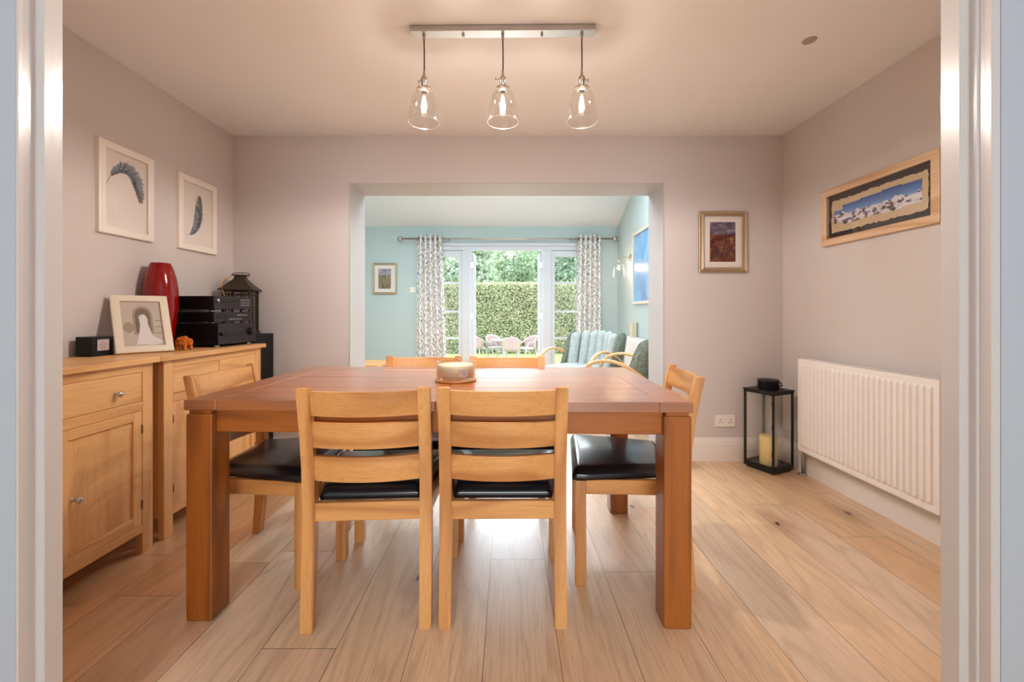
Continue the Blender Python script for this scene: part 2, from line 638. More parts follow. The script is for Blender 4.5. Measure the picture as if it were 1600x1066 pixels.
B = MB
R = math.radians
# ------------------------------------------------------------------ dining room shell
XL, XR, YB, ZC = -2.03, 2.026, 3.093, 2.399
YG = 3.408          # garden-room side of the back wall
OX0, OX1, OZ = -1.171, 1.148, 2.049
struct(B().box(-3.2, 3.2, -3.3, 6.62, -0.12, 0.0).build('floor', 'oak_planks'))
struct(B().box(XL - 0.12, XR + 0.12, 0.86, YB + 0.01, ZC, ZC + 0.1).build('ceiling', 'ceiling_paint'))
struct(B().box(XL - 0.12, XL, 0.86, YB + 0.01, -0.02, ZC + 0.02).build('wall_left', 'wall_paint'))
struct(B().box(XR, XR + 0.12, 0.86, YB + 0.01, -0.02, ZC + 0.02).build('wall_right', 'wall_paint'))
wb = B()
for (a, b, c, d) in ((XL - 0.9, OX0, -0.02, 3.9), (OX1, XR + 0.9, -0.02, 3.9), (OX0, OX1, OZ, 3.9)):
    wb.box(a, b, YB, YG - 0.02, c, d)
struct(wb.build('wall_back', 'wall_paint'))
wb = B()
for (a, b, c, d) in ((-2.8, OX0, 0, 3.9), (OX1, 1.8, 0, 3.9), (OX0, OX1, OZ, 3.9)):
    wb.box(a, b, YG - 0.02, YG, c, d)
struct(wb.build('wall_house', 'garden_wall'))
# white lining of the opening
t = 0.006
ln = B()
ln.box(OX0, OX0 + t, YB - 0.004, YG + 0.004, 0, OZ)
ln.box(OX1 - t, OX1, YB - 0.004, YG + 0.004, 0, OZ)
ln.box(OX0 + t, OX1 - t, YB - 0.004, YG + 0.004, OZ - t, OZ)
struct(ln.build('trim_1', 'lining_paint'))


def skirting(name, x0, y0, x1, y1, h=0.172):
    d = Vector((x1 - x0, y1 - y0, 0))
    L = d.length
    ang = math.atan2(d.y, d.x)
    M = Matrix.Translation((x0, y0, 0)) @ Matrix.Rotation(ang, 4, 'Z')
    prof = [(0, 0), (0.016, 0), (0.016, h - 0.045), (0.013, h - 0.038), (0.013, h - 0.028), (0.008, h - 0.012), (0.006, h), (0, h)]
    struct(B().prism(prof, 0, 0, L, M=M).build(name, 'skirting_paint'))


skirting('baseboard_right', XR, 0.93, XR, YB)
skirting('baseboard_back', XR - 0.016, YB, OX1, YB)
skirting('baseboard_rear', OX0, YB, XL + 0.016, YB)
skirting('baseboard_left', XL, YB, XL, 0.93)

# front wall with the wide doorway the camera looks through
fw = B()
fw.box(XL - 0.12, -0.998, 0.862, 0.915, -0.02, ZC)
fw.box(1.0185, XR + 0.12, 0.880, 0.94, -0.02, ZC)
fw.box(-0.998, 1.0185, 0.862, 0.915, 2.06, ZC)
struct(fw.build('wall_front', 'wall_paint'))
# painted jambs, stepped in plan (lining, stop, rebate)
lj = [(-0.980, 0.922), (-0.980, 0.886), (-0.9815, 0.884), (-0.9935, 0.884), (-0.9947, 0.882), (-0.9947, 0.8515), (-0.9965, 0.8494), (-0.9975, 0.8494), (-0.9975, 0.922)]
rj = [(0.980, 0.9496), (0.980, 0.911), (0.9815, 0.909), (0.995, 0.909), (0.9964, 0.907), (0.9964, 0.892), (0.9975, 0.8904), (1.0005, 0.8904), (1.0005, 0.8685), (1.002, 0.8668),
      (1.0175, 0.8668), (1.0180, 0.8675), (1.0180, 0.9496)]
struct(B().prism(lj, 2, 0, 2.06).build('trim_2', 'frame_gloss'))
struct(B().prism(rj, 2, 0, 2.06).build('trim_3', 'frame_gloss'))
struct(B().box(-1.035, 1.055, 0.855, 0.935, 2.03, 2.075).build('trim_4', 'frame_gloss'))
# hall behind the camera
hp = B()
hp.box(-3.0, -0.998, 0.8494, 0.8615, -0.02, ZC)
hp.box(1.0185, 3.0, 0.8660, 0.8795, -0.02, ZC)
hp.box(-0.998, 1.0185, 0.8500, 0.8615, 2.076, ZC)
struct(hp.build('wall_hall_front', 'hall_paint'))
struct(B().box(-1.92, -1.8, -3.0, 0.85, -0.02, ZC).build('wall_hall_left', 'hall_paint'))
struct(B().box(1.8, 1.92, -3.0, 0.85, -0.02, ZC).build('wall_hall_right', 'hall_paint'))
hb = B()
hb.box(-1.92, -0.9, -3.12, -3.0, -0.02, ZC)
hb.box(0.9, 1.92, -3.12, -3.0, -0.02, ZC)
hb.box(-0.9, 0.9, -3.12, -3.0, -0.02, 0.75)
hb.box(-0.9, 0.9, -3.12, -3.0, 2.15, ZC)
struct(hb.build('wall_hall_rear', 'hall_paint'))
wf = B()
for x in (-0.9, -0.025, 0.85):
    wf.box(x, x + 0.05, -3.09, -3.02, 0.75, 2.15)
wf.box(-0.9, 0.9, -3.09, -3.02, 0.75, 0.81)
wf.box(-0.9, 0.9, -3.09, -3.02, 2.09, 2.15)
struct(wf.build('window_3', 'window_white'))  # unseen window, assumed to go with the hall fill lamp
struct(B().box(-1.92, 1.92, -3.12, 0.86, ZC, ZC + 0.1).build('ceiling_hall', 'ceiling_paint'))

# ------------------------------------------------------------------ garden room shell
GX0, GX1, GY = -2.7, 1.697, 6.5
FX0, FX1, FZ = -1.42, 1.37, 2.165      # hole for the French doors
struct(B().box(GX0 - 0.12, GX0, YG, GY + 0.3, -0.02, 3.9).build('wall_garden_left', 'garden_wall'))
struct(B().box(GX1, GX1 + 0.12, YG, GY + 0.3, -0.02, 3.9).build('wall_garden_right', 'garden_wall_light'))
gw = B()
gw.box(GX0, FX0, GY, GY + 0.25, -0.02, 2.7)
gw.box(FX1, GX1, GY, GY + 0.25, -0.02, 2.7)
gw.box(FX0, FX1, GY, GY + 0.25, FZ, 2.7)
struct(gw.build('wall_garden_far', 'garden_wall'))


def slope_z(y):
    return 2.436 + (6.5 - y) * math.tan(SLOPE)


gc = B()
holes = [(-1.85, -0.85), (0.25, 1.25)]  # roof openings added out of view to bring light into the room
ys = [YG - 0.01, 3.9, 5.0, GY + 0.02]
xs = [GX0, -1.85, -0.85, 0.25, 1.25, GX1]
for i in range(3):
    for j in range(5):
        if i == 1 and (xs[j], xs[j + 1]) in holes:
            continue
        y0, y1, x0, x1 = ys[i], ys[i + 1], xs[j], xs[j + 1]
        z0, z1 = slope_z(y0), slope_z(y1)
        gc.hexa([(x0, y0, z0), (x1, y0, z0), (x1, y1, z1), (x0, y1, z1), (x0, y0, z0 + 0.18), (x1, y0, z0 + 0.18), (x1, y1, z1 + 0.18), (x0, y1, z1 + 0.18)])
struct(gc.build('ceiling_garden', 'garden_ceiling'))
skirting('baseboard_garden_right', GX1, YG, GX1, GY, 0.14)
skirting('baseboard_garden_far', GX1, GY, FX1, GY, 0.14)
skirting('baseboard_garden_left', FX0, GY, GX0, GY, 0.14)

# French doors: outer frame, two sidelights, two leaves opened outward
CXL, CXR = -0.585, 0.536
y0, y1 = GY - 0.005, GY + 0.085
fr = B()
fr.box(FX0, FX1, y0, y1, 2.068, FZ, 0.004)
fr.box(CXL - 0.13, CXL, y0, y1, 0, 2.068, 0.004)
fr.box(CXR, CXR + 0.13, y0, y1, 0, 2.068, 0.004)
fr.box(FX0, FX0 + 0.05, y0, y1, 0, 2.068, 0.004)
fr.box(FX1 - 0.05, FX1, y0, y1, 0, 2.068, 0.004)
fr.box(FX0, FX1, y0, y1, 0.0, 0.035, 0.004)
fr.box(FX0 - 0.02, FX1 + 0.02, y0 - 0.03, y0, FZ - 0.03, FZ + 0.01, 0.004)
struct(fr.build('trim_5', 'window_white'))


def sash(name, x0, x1, yy, zt, M=None, st=0.06):
    """glazed sash with four panes in a column"""
    m = B()
    zb = 0.04
    m.box(x0, x0 + st, yy, yy + 0.045, zb, zt, 0.003, M=M)
    m.box(x1 - st, x1, yy, yy + 0.045, zb, zt, 0.003, M=M)
    m.box(x0 + st, x1 - st, yy, yy + 0.045, zt - 0.095, zt, 0.003, M=M)
    m.box(x0 + st, x1 - st, yy, yy + 0.045, zb, zb + 0.2, 0.003, M=M)
    o = struct(m.build(name, 'window_white'))
    for z in (1.562, 1.116, 0.699):
        B().box(x0 + st, x1 - st, yy + 0.004, yy + 0.041, z - 0.016, z + 0.016, 0.003, M=M).build('glazing_bar', 'window_white', o)
    edges = [zb + 0.2, 0.683, 0.715, 1.10, 1.132, 1.546, 1.578, zt - 0.095]
    for k in range(0, 8, 2):
        B().box(x0 + st, x1 - st, yy + 0.02, yy + 0.026, edges[k], edges[k + 1], M=M).build('pane', 'clear_glass', o)
    return o


sash('window_1', FX0 + 0.05, CXL - 0.13, GY + 0.02, 2.064)
sash('window_2', CXR + 0.13, FX1 - 0.05, GY + 0.02, 2.064)
for nm, hx, sgn in (('door_1', CXL + 0.0, 1), ('door_2', CXR - 0.0, -1)):
    ang = R(91) if sgn > 0 else R(89)
    M = Matrix.Translation((hx, GY + 0.09, 0)) @ Matrix.Rotation(ang, 4, 'Z')
    if sgn > 0:
        M = M @ Matrix.Translation((0, -0.045, 0))
    o = sash(nm, 0.0, 0.55, 0.0, 2.05, M, 0.085)
    h = B()
    for z in (0.25, 1.05, 1.85):
        h.box(-0.012, 0.012, -0.008, 0.053, z - 0.05, z + 0.05, 0.002, M=M)
    h.build('hinge', 'silver', o)

# ------------------------------------------------------------------ garden
ZG = -0.4
gr = B().box(-14, 14, 10.6, 40, ZG - 0.1, ZG).build('ground_lawn', 'lawn_grass')
struct(gr)
struct(B().box(-6, 6, 6.76, 10.6, ZG - 0.1, ZG + 0.005).build('ground_patio', 'stone'))
struct(B().box(-1.0, 0.95, 6.62, 7.0, ZG, -0.15, 0.01).build('step_garden', 'stone'))


def leaf_mesh(name, centers, size, mat, parent=None, normal_bias=None):
    n = len(centers)
    a = RNG.normal(size=(n, 3))
    if normal_bias is not None:
        a = a * 0.55 + np.array(normal_bias)
    a /= np.linalg.norm(a, axis=1)[:, None]
    b = RNG.normal(size=(n, 3))
    u = np.cross(a, b)
    u /= np.linalg.norm(u, axis=1)[:, None]
    v = np.cross(a, u)
    s = (size * (0.6 + 0.8 * RNG.random(n)))[:, None]
    P = np.stack([centers - u * s, centers + v * s * 0.5, centers + u * s, centers - v * s * 0.5], axis=1).reshape(-1, 3)
    me = bpy.data.meshes.new(name)
    me.vertices.add(4 * n)
    me.vertices.foreach_set('co', P.astype(np.float32).ravel())
    me.loops.add(4 * n)
    me.loops.foreach_set('vertex_index', np.arange(4 * n, dtype=np.int32))
    me.polygons.add(n)
    me.polygons.foreach_set('loop_start', np.arange(0, 4 * n, 4, dtype=np.int32))
    me.polygons.foreach_set('loop_total', np.full(n, 4, dtype=np.int32))
    me.update(calc_edges=True)
    me.materials.append(MATS[mat])
    o = bpy.data.objects.new(name, me)
    COL.objects.link(o)
    if parent is not None:
        o.parent = parent
    return o


HY, HZ = 15.5, 2.2
hedge = thing('hedge', 'tall clipped green hedge across the lawn behind the cane chairs', 'hedge', (0, HY, ZG))
NH = 80000
hx = RNG.uniform(-6, 6, NH)
hz = RNG.uniform(0.0, HZ - ZG, NH)
hy = 0.05 * np.sin(hx * 5 + hz * 3) + RNG.normal(0, 0.05, NH)
top = RNG.random(NH) < 0.15
hz = np.where(top, HZ - ZG + RNG.normal(0, 0.03, NH), hz)
hy = np.where(top, RNG.uniform(0, 0.8, NH), hy)
leaf_mesh('foliage', np.stack([hx, hy, hz], 1), 0.034, 'hedge_leaf', hedge, (0, -0.6, 0.5))
B().box(-6, 6, 0.1, 0.9, 0, HZ - ZG - 0.06).build('branches', 'bark', hedge)

# trees behind the hedge
tree_lbl = ['round pale green tree rising behind the hedge, left of the door opening',
            'broad pale green tree behind the hedge in the middle of the open doors',
            'darker green tree behind the hedge at the right of the open doors',
            'pale green tree behind the hedge seen through the right glazed sidelight',
            'darker green tree behind the hedge seen through the left glazed sidelight']
for (tx, ty, h, r, mt), lb in zip(((-2.2, 18.3, 5.2, 1.7, 'tree_leaf_light'), (0.3, 23.4, 6.4, 2.1, 'tree_leaf_light'), (2.7, 18.5, 5.0, 1.5, 'tree_leaf_dark'),
                                   (5.6, 23.4, 6.2, 2.0, 'tree_leaf_light'), (-5.4, 23.6, 6.2, 2.0, 'tree_leaf_dark')), tree_lbl):
    tr = thing('garden_tree', lb, 'tree', (tx, ty, ZG), 0, 'trees behind the hedge')
    N = 15000
    blobs = [(RNG.uniform(-r * 0.7, r * 0.7), RNG.uniform(-r * 0.6, r * 0.6), RNG.uniform(1.8, h - 0.7), RNG.uniform(0.5, 0.95)) for _ in range(26)]
    pts = []
    for (bx, by, bz, br) in blobs:
        k = N // 26
        d = RNG.normal(size=(k, 3))
        d /= np.linalg.norm(d, axis=1)[:, None]
        pts.append(np.array([bx, by, bz]) + d * (br * RNG.uniform(0.75, 1.05, k))[:, None])
    leaf_mesh('crown', np.concatenate(pts), 0.085, mt, tr)
    tk = B().tube([(0, 0, 0), (0.05, 0, h * 0.4), (0, 0.05, h * 0.75)], [0.14, 0.1, 0.04], 10)
    for k in range(5):
        a = k * 1.3
        tk.tube([(0.04, 0, h * 0.35), (math.cos(a) * r * 0.3, math.sin(a) * r * 0.3, h * 0.55), (math.cos(a) * r * 0.6, math.sin(a) * r * 0.6, h * 0.7)], [0.06, 0.04, 0.02], 7)
    tk.build('trunk', 'bark', tr)


# cane bistro set
def cane_chair(label):
    t = thing('cane_chair', label, 'garden chair', (0, 0, 0), 0, 'cane chairs round the garden table')
    # rim: hoop from one front foot, round the back, to the other
    rim = []
    for k in range(25):
        a = -0.15 * PI + 1.3 * PI * k / 24
        x, y = 0.27 * math.cos(a), 0.02 + 0.27 * math.sin(a)
        z = 0.62 + 0.2 * max(0.0, math.sin(a)) ** 0.8
        rim.append((x, y, z))
    rim = [(0.23, -0.24, 0.0), (0.25, -0.22, 0.42)] + rim + [(-0.25, -0.22, 0.42), (-0.23, -0.24, 0.0)]
    B().tube(rim, 0.014, 8).build('rim', 'cane_white', t)

    def back(u, v):
        a = 0.06 * PI + 0.88 * PI * u
        z = 0.44 + v * (0.18 + 0.2 * max(0.0, math.sin(a)) ** 0.8)
        r = 0.24 + 0.03 * v
        return (r * math.cos(a), 0.02 + r * math.sin(a), z)
    m = B().grid(back, 20, 8)
    bk = m.build('backrest', 'cane_pink', t)
    sm = bk.modifiers.new('thickness', 'SOLIDIFY')
    sm.thickness = 0.012
    B().lathe([(0, 0.425), (0.225, 0.425), (0.245, 0.435), (0.245, 0.455), (0.225, 0.465), (0, 0.462)], seg=28).build('seat', 'cane_white', t)
    for s in (-1, 1):
        B().tube([(0.19 * s, 0.17, 0.43), (0.22 * s, 0.24, 0.0)], 0.013, 8).build('leg', 'cane_white', t)
        B().tube([(0.2 * s, -0.14, 0.43), (0.235 * s, -0.24, 0.2)], 0.011, 8).build('brace', 'cane_white', t)
    return t


def fpt(px, d):
    return (px - 794) * d / 655


cc = cane_chair('pale cane garden chair with its back turned, in front of the round table')
cc.location = (fpt(799, 11.9), 11.9, ZG)
cc.rotation_euler = (0, 0, PI)
copy_thing(cc, (fpt(774, 12.9), 12.9, ZG), R(35), 'pale cane garden chair behind the left side of the round table')
copy_thing(cc, (fpt(824, 12.6), 12.6, ZG), R(-60), 'pale cane garden chair right of the round table, turned sideways')
copy_thing(cc, (fpt(746, 12.6), 12.6, ZG), R(150), 'pale cane garden chair at the left edge of the door opening, half cut off')
t = thing('garden_table', 'small round garden table with pale glass top between the cane chairs', 'garden table', (fpt(785, 12.5), 12.5, ZG))
B().lathe([(0, 0.70), (0.36, 0.70), (0.37, 0.71), (0.36, 0.72), (0, 0.72)], seg=36).build('tabletop', 'garden_table', t)
B().tube([(0.36 * math.cos(a), 0.36 * math.sin(a), 0.70) for a in [2 * PI * k / 36 for k in range(36)]], 0.012, 8, closed=True).build('rim', 'cane_white', t)
for k in range(4):
    a = k * PI / 2 + 0.6
    B().tube([(0.3 * math.cos(a), 0.3 * math.sin(a), 0.7), (0.1 * math.cos(a), 0.1 * math.sin(a), 0.35), (0.3 * math.cos(a), 0.3 * math.sin(a), 0.0)], 0.011, 7).build('leg', 'cane_white', t)

# ------------------------------------------------------------------ dining table
TH = 0.782
TW, TD = 1.777, 0.935
tb = thing('dining_table', 'large dark oak dining table with chunky square legs', 'table', (-0.243, 1.921, 0), R(-1.3))
hw, hd = TW / 2, TD / 2
m = B()
BBW = 0.115
m.box(-hw, -hw + BBW, -hd, hd, TH - 0.037, TH, 0.003, 2)
m.box(hw - BBW, hw, -hd, hd, TH - 0.037, TH, 0.003, 2)
npl = 7
for k in range(npl):
    a = -hd + (2 * hd) * k / npl
    b = -hd + (2 * hd) * (k + 1) / npl
    m.box(-hw + BBW, -0.0008, a + 0.0003, b - 0.0003, TH - 0.037, TH - 0.0004 * (k % 2), 0.0022, 2)
    m.box(0.0008, hw - BBW, a + 0.0003, b - 0.0003, TH - 0.037, TH - 0.0004 * (k % 2), 0.0022, 2)
m.build('tabletop', 'table_top_oak', tb)
LG = 0.095
for sx in (-1, 1):
    for sy in (-1, 1):
        x0, x1 = sorted((sx * (hw - 0.004), sx * (hw - 0.004 - LG)))
        yy0, yy1 = sorted((sy * (hd - 0.004), sy * (hd - 0.004 - LG)))
        m = B()
        m.box(x0, x1, yy0, yy1, 0, 0.732, 0.006, 2)
        m.box(x0 + 0.008, x1 - 0.008, yy0 + 0.008, yy1 - 0.008, 0.732, TH - 0.036)
        m.build('leg', 'table_oak_z', tb)
for sy in (-1, 1):
    a, b = sorted((sy * (hd - 0.03), sy * (hd - 0.055)))
    B().box(-hw + LG, hw - LG, a, b, 0.662, 0.742, 0.002).build('apron', 'table_oak_x', tb)
for sx in (-1, 1):
    a, b = sorted((sx * (hw - 0.03), sx * (hw - 0.055)))
    B().box(a, b, -hd + LG, hd - LG, 0.662, 0.742, 0.002).build('apron', 'table_oak_y', tb)


# ------------------------------------------------------------------ dining chairs
def dining_chair(label):
    t = thing('dining_chair', label, 'chair', (0, 0, 0), 0, 'oak dining chairs round the table')
    RW, FW, PW = 0.221, 0.247, 0.042
    prof_r = [(0, -0.021), (0.12, -0.012), (0.25, -0.004), (0.43, 0.0), (0.55, -0.006), (0.68, -0.022), (0.836, -0.054)]
    prof_f = [(0.836, -0.022), (0.68, 0.013), (0.55, 0.032), (0.43, 0.044), (0.25, 0.040), (0.12, 0.028), (0, 0.015)]
    poly = [(y, z) for z, y in prof_r] + [(y, z) for z, y in prof_f]
    for s in (-1, 1):
        a, b = sorted((s * RW, s * (RW - PW)))
        B().prism(poly, 0, a, b, 0.003, seg=2).build('back_post', 'oak_z', t)
        a, b = sorted((s * FW, s * (FW - PW)))
        B().box(a, b, 0.405, 0.447, 0, 0.42, 0.003, 2).build('front_leg', 'oak_z', t)
    iw = RW - PW + 0.004

    def rear_y(z):
        for (z0, ya), (z1, yb) in zip(prof_r, prof_r[1:]):
            if z0 <= z <= z1:
                return ya + (yb - ya) * (z - z0) / (z1 - z0)
        return prof_r[-1][1]
    for z0, z1 in ((0.740, 0.826), (0.627, 0.716), (0.510, 0.598)):
        m = B()
        n = 14
        rows = []
        for i in range(n + 1):
            x = -iw + 2 * iw * i / n
            bow = -0.030 * (1 - (x / iw) ** 2)
            yb = rear_y(z0) + 0.012 + bow
            yt = rear_y(z1) + 0.012 + bow
            rows.append([m.bm.verts.new(p) for p in ((x, yb, z0), (x, yb + 0.017, z0), (x, (yb + yt) / 2 + 0.017, (z0 + z1) / 2), (x, yt + 0.017, z1), (x, yt, z1), (x, (yb + yt) / 2 - 0.002, (z0 + z1) / 2))])
        for r0, r1 in zip(rows, rows[1:]):
            for k in range(6):
                m.bm.faces.new([r0[k], r0[(k + 1) % 6], r1[(k + 1) % 6], r1[k]])
        m.bm.faces.new(rows[0][::-1])
        m.bm.faces.new(rows[-1])
        bmesh.ops.recalc_face_normals(m.bm, faces=m.bm.faces[:])
        m.build('back_slat', 'oak_x', t)
    B().box(-iw, iw, 0.010, 0.032, 0.366, 0.430, 0.002).build('seat_rail', 'oak_x', t)
    B().box(-FW + PW, FW - PW, 0.418, 0.440, 0.366, 0.424, 0.002).build('seat_rail', 'oak_x', t)
    for s in (-1, 1):
        xa0, xa1 = s * (RW - 0.010), s * (RW - 0.032)
        xb0, xb1 = s * (FW - 0.006), s * (FW - 0.028)
        c = [(xa0, 0.04, 0.366), (xa1, 0.04, 0.366), (xb1, 0.407, 0.366), (xb0, 0.407, 0.366)]
        B().hexa(c + [(p[0], p[1], 0.424) for p in c], 0.002).build('seat_rail', 'oak_y', t)
    # cushion, slightly domed
    w0, w1, ya, yb = RW - 0.046, FW + 0.002, 0.046, 0.458

    def cush(u, v):
        y = ya + (yb - ya) * v
        w = w0 + (w1 - w0) * min(1, v * 1.15)
        x = -w + 2 * w * u
        return x, y
    N = 20

    def top(u, v):
        x, y = cush(u, v)
        e = min(min(u, 1 - u) * 0.45, min(v, 1 - v) * 0.42)
        k = min(1, e / 0.03)
        z = 0.446 + 0.026 * math.sqrt(max(0, 1 - (1 - k) ** 2)) + 0.012 * math.sin(PI * u) * math.sin(PI * v)
        return (x, y, z)
    m = B()
    m.grid(top, 26, 26)
    ring = [(i / N, 0) for i in range(N)] + [(1, i / N) for i in range(N)] + [(1 - i / N, 1) for i in range(N)] + [(0, 1 - i / N) for i in range(N)]
    lo = [m.bm.verts.new((*cush(u, v), 0.424)) for u, v in ring]
    mid = []
    for u, v in ring:
        x, y = cush(u, v)
        mid.append(m.bm.verts.new((x * 1.012, y + 0.003 * (1 if v > 0.9 else -1 if v < 0.1 else 0), 0.437)))
    hi = [m.bm.verts.new(top(u, v)) for u, v in ring]
    L = len(ring)
    for q0, q1 in ((lo, mid), (mid, hi)):
        for i in range(L):
            f = m.bm.faces.new([q0[i], q0[(i + 1) % L], q1[(i + 1) % L], q1[i]])
            f.smooth = True
    m.bm.faces.new(lo[::-1])
    m.build('seat_cushion', 'black_leather', t)
    return t


dc = dining_chair('oak dining chair with its back to the camera, front left at the table')
dc.location = (-0.487, 1.448, 0)
dc.rotation_euler = (0, 0, R(3.2))
copy_thing(dc, (-0.018, 1.4565, 0), R(0.4), 'oak dining chair with its back to the camera, front right at the table')
copy_thing(dc, (-1.245, 1.891, 0), R(-90), 'oak dining chair at the left end of the table beside the sideboards')
copy_thing(dc, (0.742, 1.859, 0), R(83), 'oak dining chair at the right end of the table')
copy_thing(dc, (-0.4915, 2.432, 0), R(181.5), 'oak dining chair across the table from the camera, left one, behind the candle')
copy_thing(dc, (-0.006, 2.432, 0), R(180), 'oak dining chair across the table from the camera, right one')

# candle jar on the table
cj = thing('candle_jar', 'wide glass jar candle with cream wax on a wooden base on the dining table', 'candle', (-0.237, 1.895, TH))
B().lathe([(0, 0), (0.090, 0), (0.0925, 0.003), (0.0925, 0.009), (0.090, 0.012), (0, 0.012)], seg=48).build('base', 'oak_x', cj)
B().lathe([(0, 0.0125), (0.084, 0.0125), (0.088, 0.018), (0.088, 0.087), (0.0875, 0.089), (0.085, 0.087), (0.085, 0.018), (0, 0.0165)], seg=48).build('jar', 'shade_glass', cj)
B().lathe([(0, 0.0172), (0.0842, 0.0185), (0.0842, 0.073), (0.08, 0.075), (0, 0.074)], seg=48).build('wax', 'wax', cj)
for k in range(3):
    a = k * 2.1 + 0.4
    B().tube([(0.03 * math.cos(a), 0.03 * math.sin(a), 0.073), (0.031 * math.cos(a), 0.03 * math.sin(a), 0.084)], 0.0012, 6).build('wick', 'paper', cj)
m = B().grid(lambda u, v: (0.0887 * math.cos(-1.25 + 0.42 * u), 0.0887 * math.sin(-1.25 + 0.42 * u), 0.028 + 0.032 * v), 8, 1)
m.build('jar_label', 'label_pale', cj)
m = B()
for k, w in enumerate((0.16, 0.26, 0.2)):
    z = 0.051 - 0.008 * k
    m.grid(lambda u, v: (0.0890 * math.cos(-1.04 - w / 2 + w * u), 0.0890 * math.sin(-1.04 - w / 2 + w * u), z + 0.002 * v), 6, 1)
m.build('lettering', 'label_ink', cj)

# ------------------------------------------------------------------ pendant light
pl = thing('pendant_light', 'three glass bell pendants hanging from one steel ceiling bar', 'ceiling light', (-0.025, 1.93, ZC), R(-0.6))
B().box(-0.422, 0.422, -0.027, 0.027, -0.027, 0.0, 0.002).build('ceiling_plate', 'brushed_steel', pl)
for x in (-0.182, 0.18):
    B().lathe([(0, -0.039), (0.005, -0.038), (0.006, -0.034), (0.006, -0.027)], (x, 0, 0), 12).build('fixing_nut', 'nickel', pl)
ZR = 1.967 - ZC
for i, x in enumerate((-0.363, 0.0005, 0.363)):
    B().lathe([(0.004, -0.052), (0.006, -0.05), (0.0065, -0.034), (0.008, -0.0275)], (x, 0, 0), 12).build('cord_grip', 'nickel', pl)
    B().tube([(x, 0, -0.05), (x + 0.001, 0, -0.12), (x + 0.001, 0, -0.2)], 0.003, 8).build('cord', 'cord_brown', pl)
    so = B().lathe([(0.012, ZR + 0.148), (0.0125, ZR + 0.150), (0.0125, ZR + 0.188), (0.0155, ZR + 0.190), (0.0165, ZR + 0.197), (0.0145, ZR + 0.205), (0.008, ZR + 0.214), (0.0055, ZR + 0.222), (0.0045, ZR + 0.238), (0, ZR + 0.239)], (x, 0, 0), 20).build('lamp_socket', 'nickel', pl)
    a = (2.6, 3.0, 0.4)[i] if i != 1 else PI
    k = B().tube([(x + 0.014 * math.cos(a), 0.014 * math.sin(a), ZR + 0.198), (x + 0.034 * math.cos(a), 0.034 * math.sin(a), ZR + 0.198)], 0.002, 8)
    k.tube([(x + 0.034 * math.cos(a), 0.034 * math.sin(a), ZR + 0.192), (x + 0.034 * math.cos(a), 0.034 * math.sin(a), ZR + 0.204)], 0.0028, 8)
    k.build('switch_key', 'nickel', so)
    B().lathe([(0.0135, ZR + 0.140), (0.034, ZR + 0.143), (0.036, ZR + 0.150), (0.033, ZR + 0.156), (0.016, ZR + 0.160), (0.0135, ZR + 0.165)], (x, 0, 0), 24).build('shade_collar', 'nickel', pl)
    for q in range(3):
        b = q * 2.094 + 0.35
        kk = B().tube([(x + 0.034 * math.cos(b), 0.034 * math.sin(b), ZR + 0.15), (x + 0.043 * math.cos(b), 0.043 * math.sin(b), ZR + 0.15)], 0.0022, 8)
        kk.build('screw', 'nickel', pl)
    out = [(0.0705, 0.0), (0.0712, 0.002), (0.0700, 0.02), (0.0675, 0.05), (0.063, 0.08), (0.057, 0.105), (0.050, 0.125), (0.043, 0.138), (0.036, 0.147), (0.0335, 0.152)]
    inn = [(r - 0.0022, z) for r, z in out[::-1]]
    inn[-1] = (0.0692, 0.0)
    prof = [(r, ZR + z) for r, z in out + inn]
    prof.append(prof[0])
    B().lathe(prof, (x, 0, 0), 48).build('glass_shade', 'shade_glass', pl)
    B().tube([(x + 0.0702 * math.cos(a), 0.0702 * math.sin(a), ZR) for a in [2 * PI * k / 48 for k in range(48)]], 0.0013, 8, closed=True).build('shade_rim', 'rim_glass', pl)
    bulb = B().lathe([(0, ZR + 0.052), (0.010, ZR + 0.055), (0.020, ZR + 0.068), (0.0255, ZR + 0.085), (0.0255, ZR + 0.098), (0.021, ZR + 0.116), (0.0145, ZR + 0.132), (0.0125, ZR + 0.145)], (x, 0, 0), 28).build('bulb', 'clear_glass', pl)
    f = B()
    for q in range(4):
        b = q * PI / 2 + 0.3
        f.tube([(x + 0.004 * math.cos(b), 0.004 * math.sin(b), ZR + 0.116), (x + 0.010 * math.cos(b), 0.010 * math.sin(b), ZR + 0.078)], 0.0016, 6)
    f.build('filament', 'filament', bulb)
    p = light('pendant_glow', 'POINT', (x, 0, ZR + 0.093), (0, 0, 0), 1.6, (1.0, 0.90, 0.80), shadow_soft_size=0.012)
    p.parent = pl
    # extra wide spot added at each bulb to brighten the walls, sparing the ceiling
    p = light('pendant_fill', 'SPOT', (x, 0, ZR + 0.096), (0, 0, 0), 23.0, (1.0, 0.92, 0.85), shadow_soft_size=0.014, spot_size=R(178), spot_blend=0.25)
    p.parent = pl

# small round plate on the ceiling
cd = B().lathe([(0, -0.004), (0.024, -0.004), (0.030, -0.002), (0.031, 0)], seg=32).build('ceiling_cover_plate', 'grey_disc')
cd.location = (1.448, 2.014, ZC)
tag(cd, 'small round grey cover plate on the ceiling near the right wall', 'cover plate')


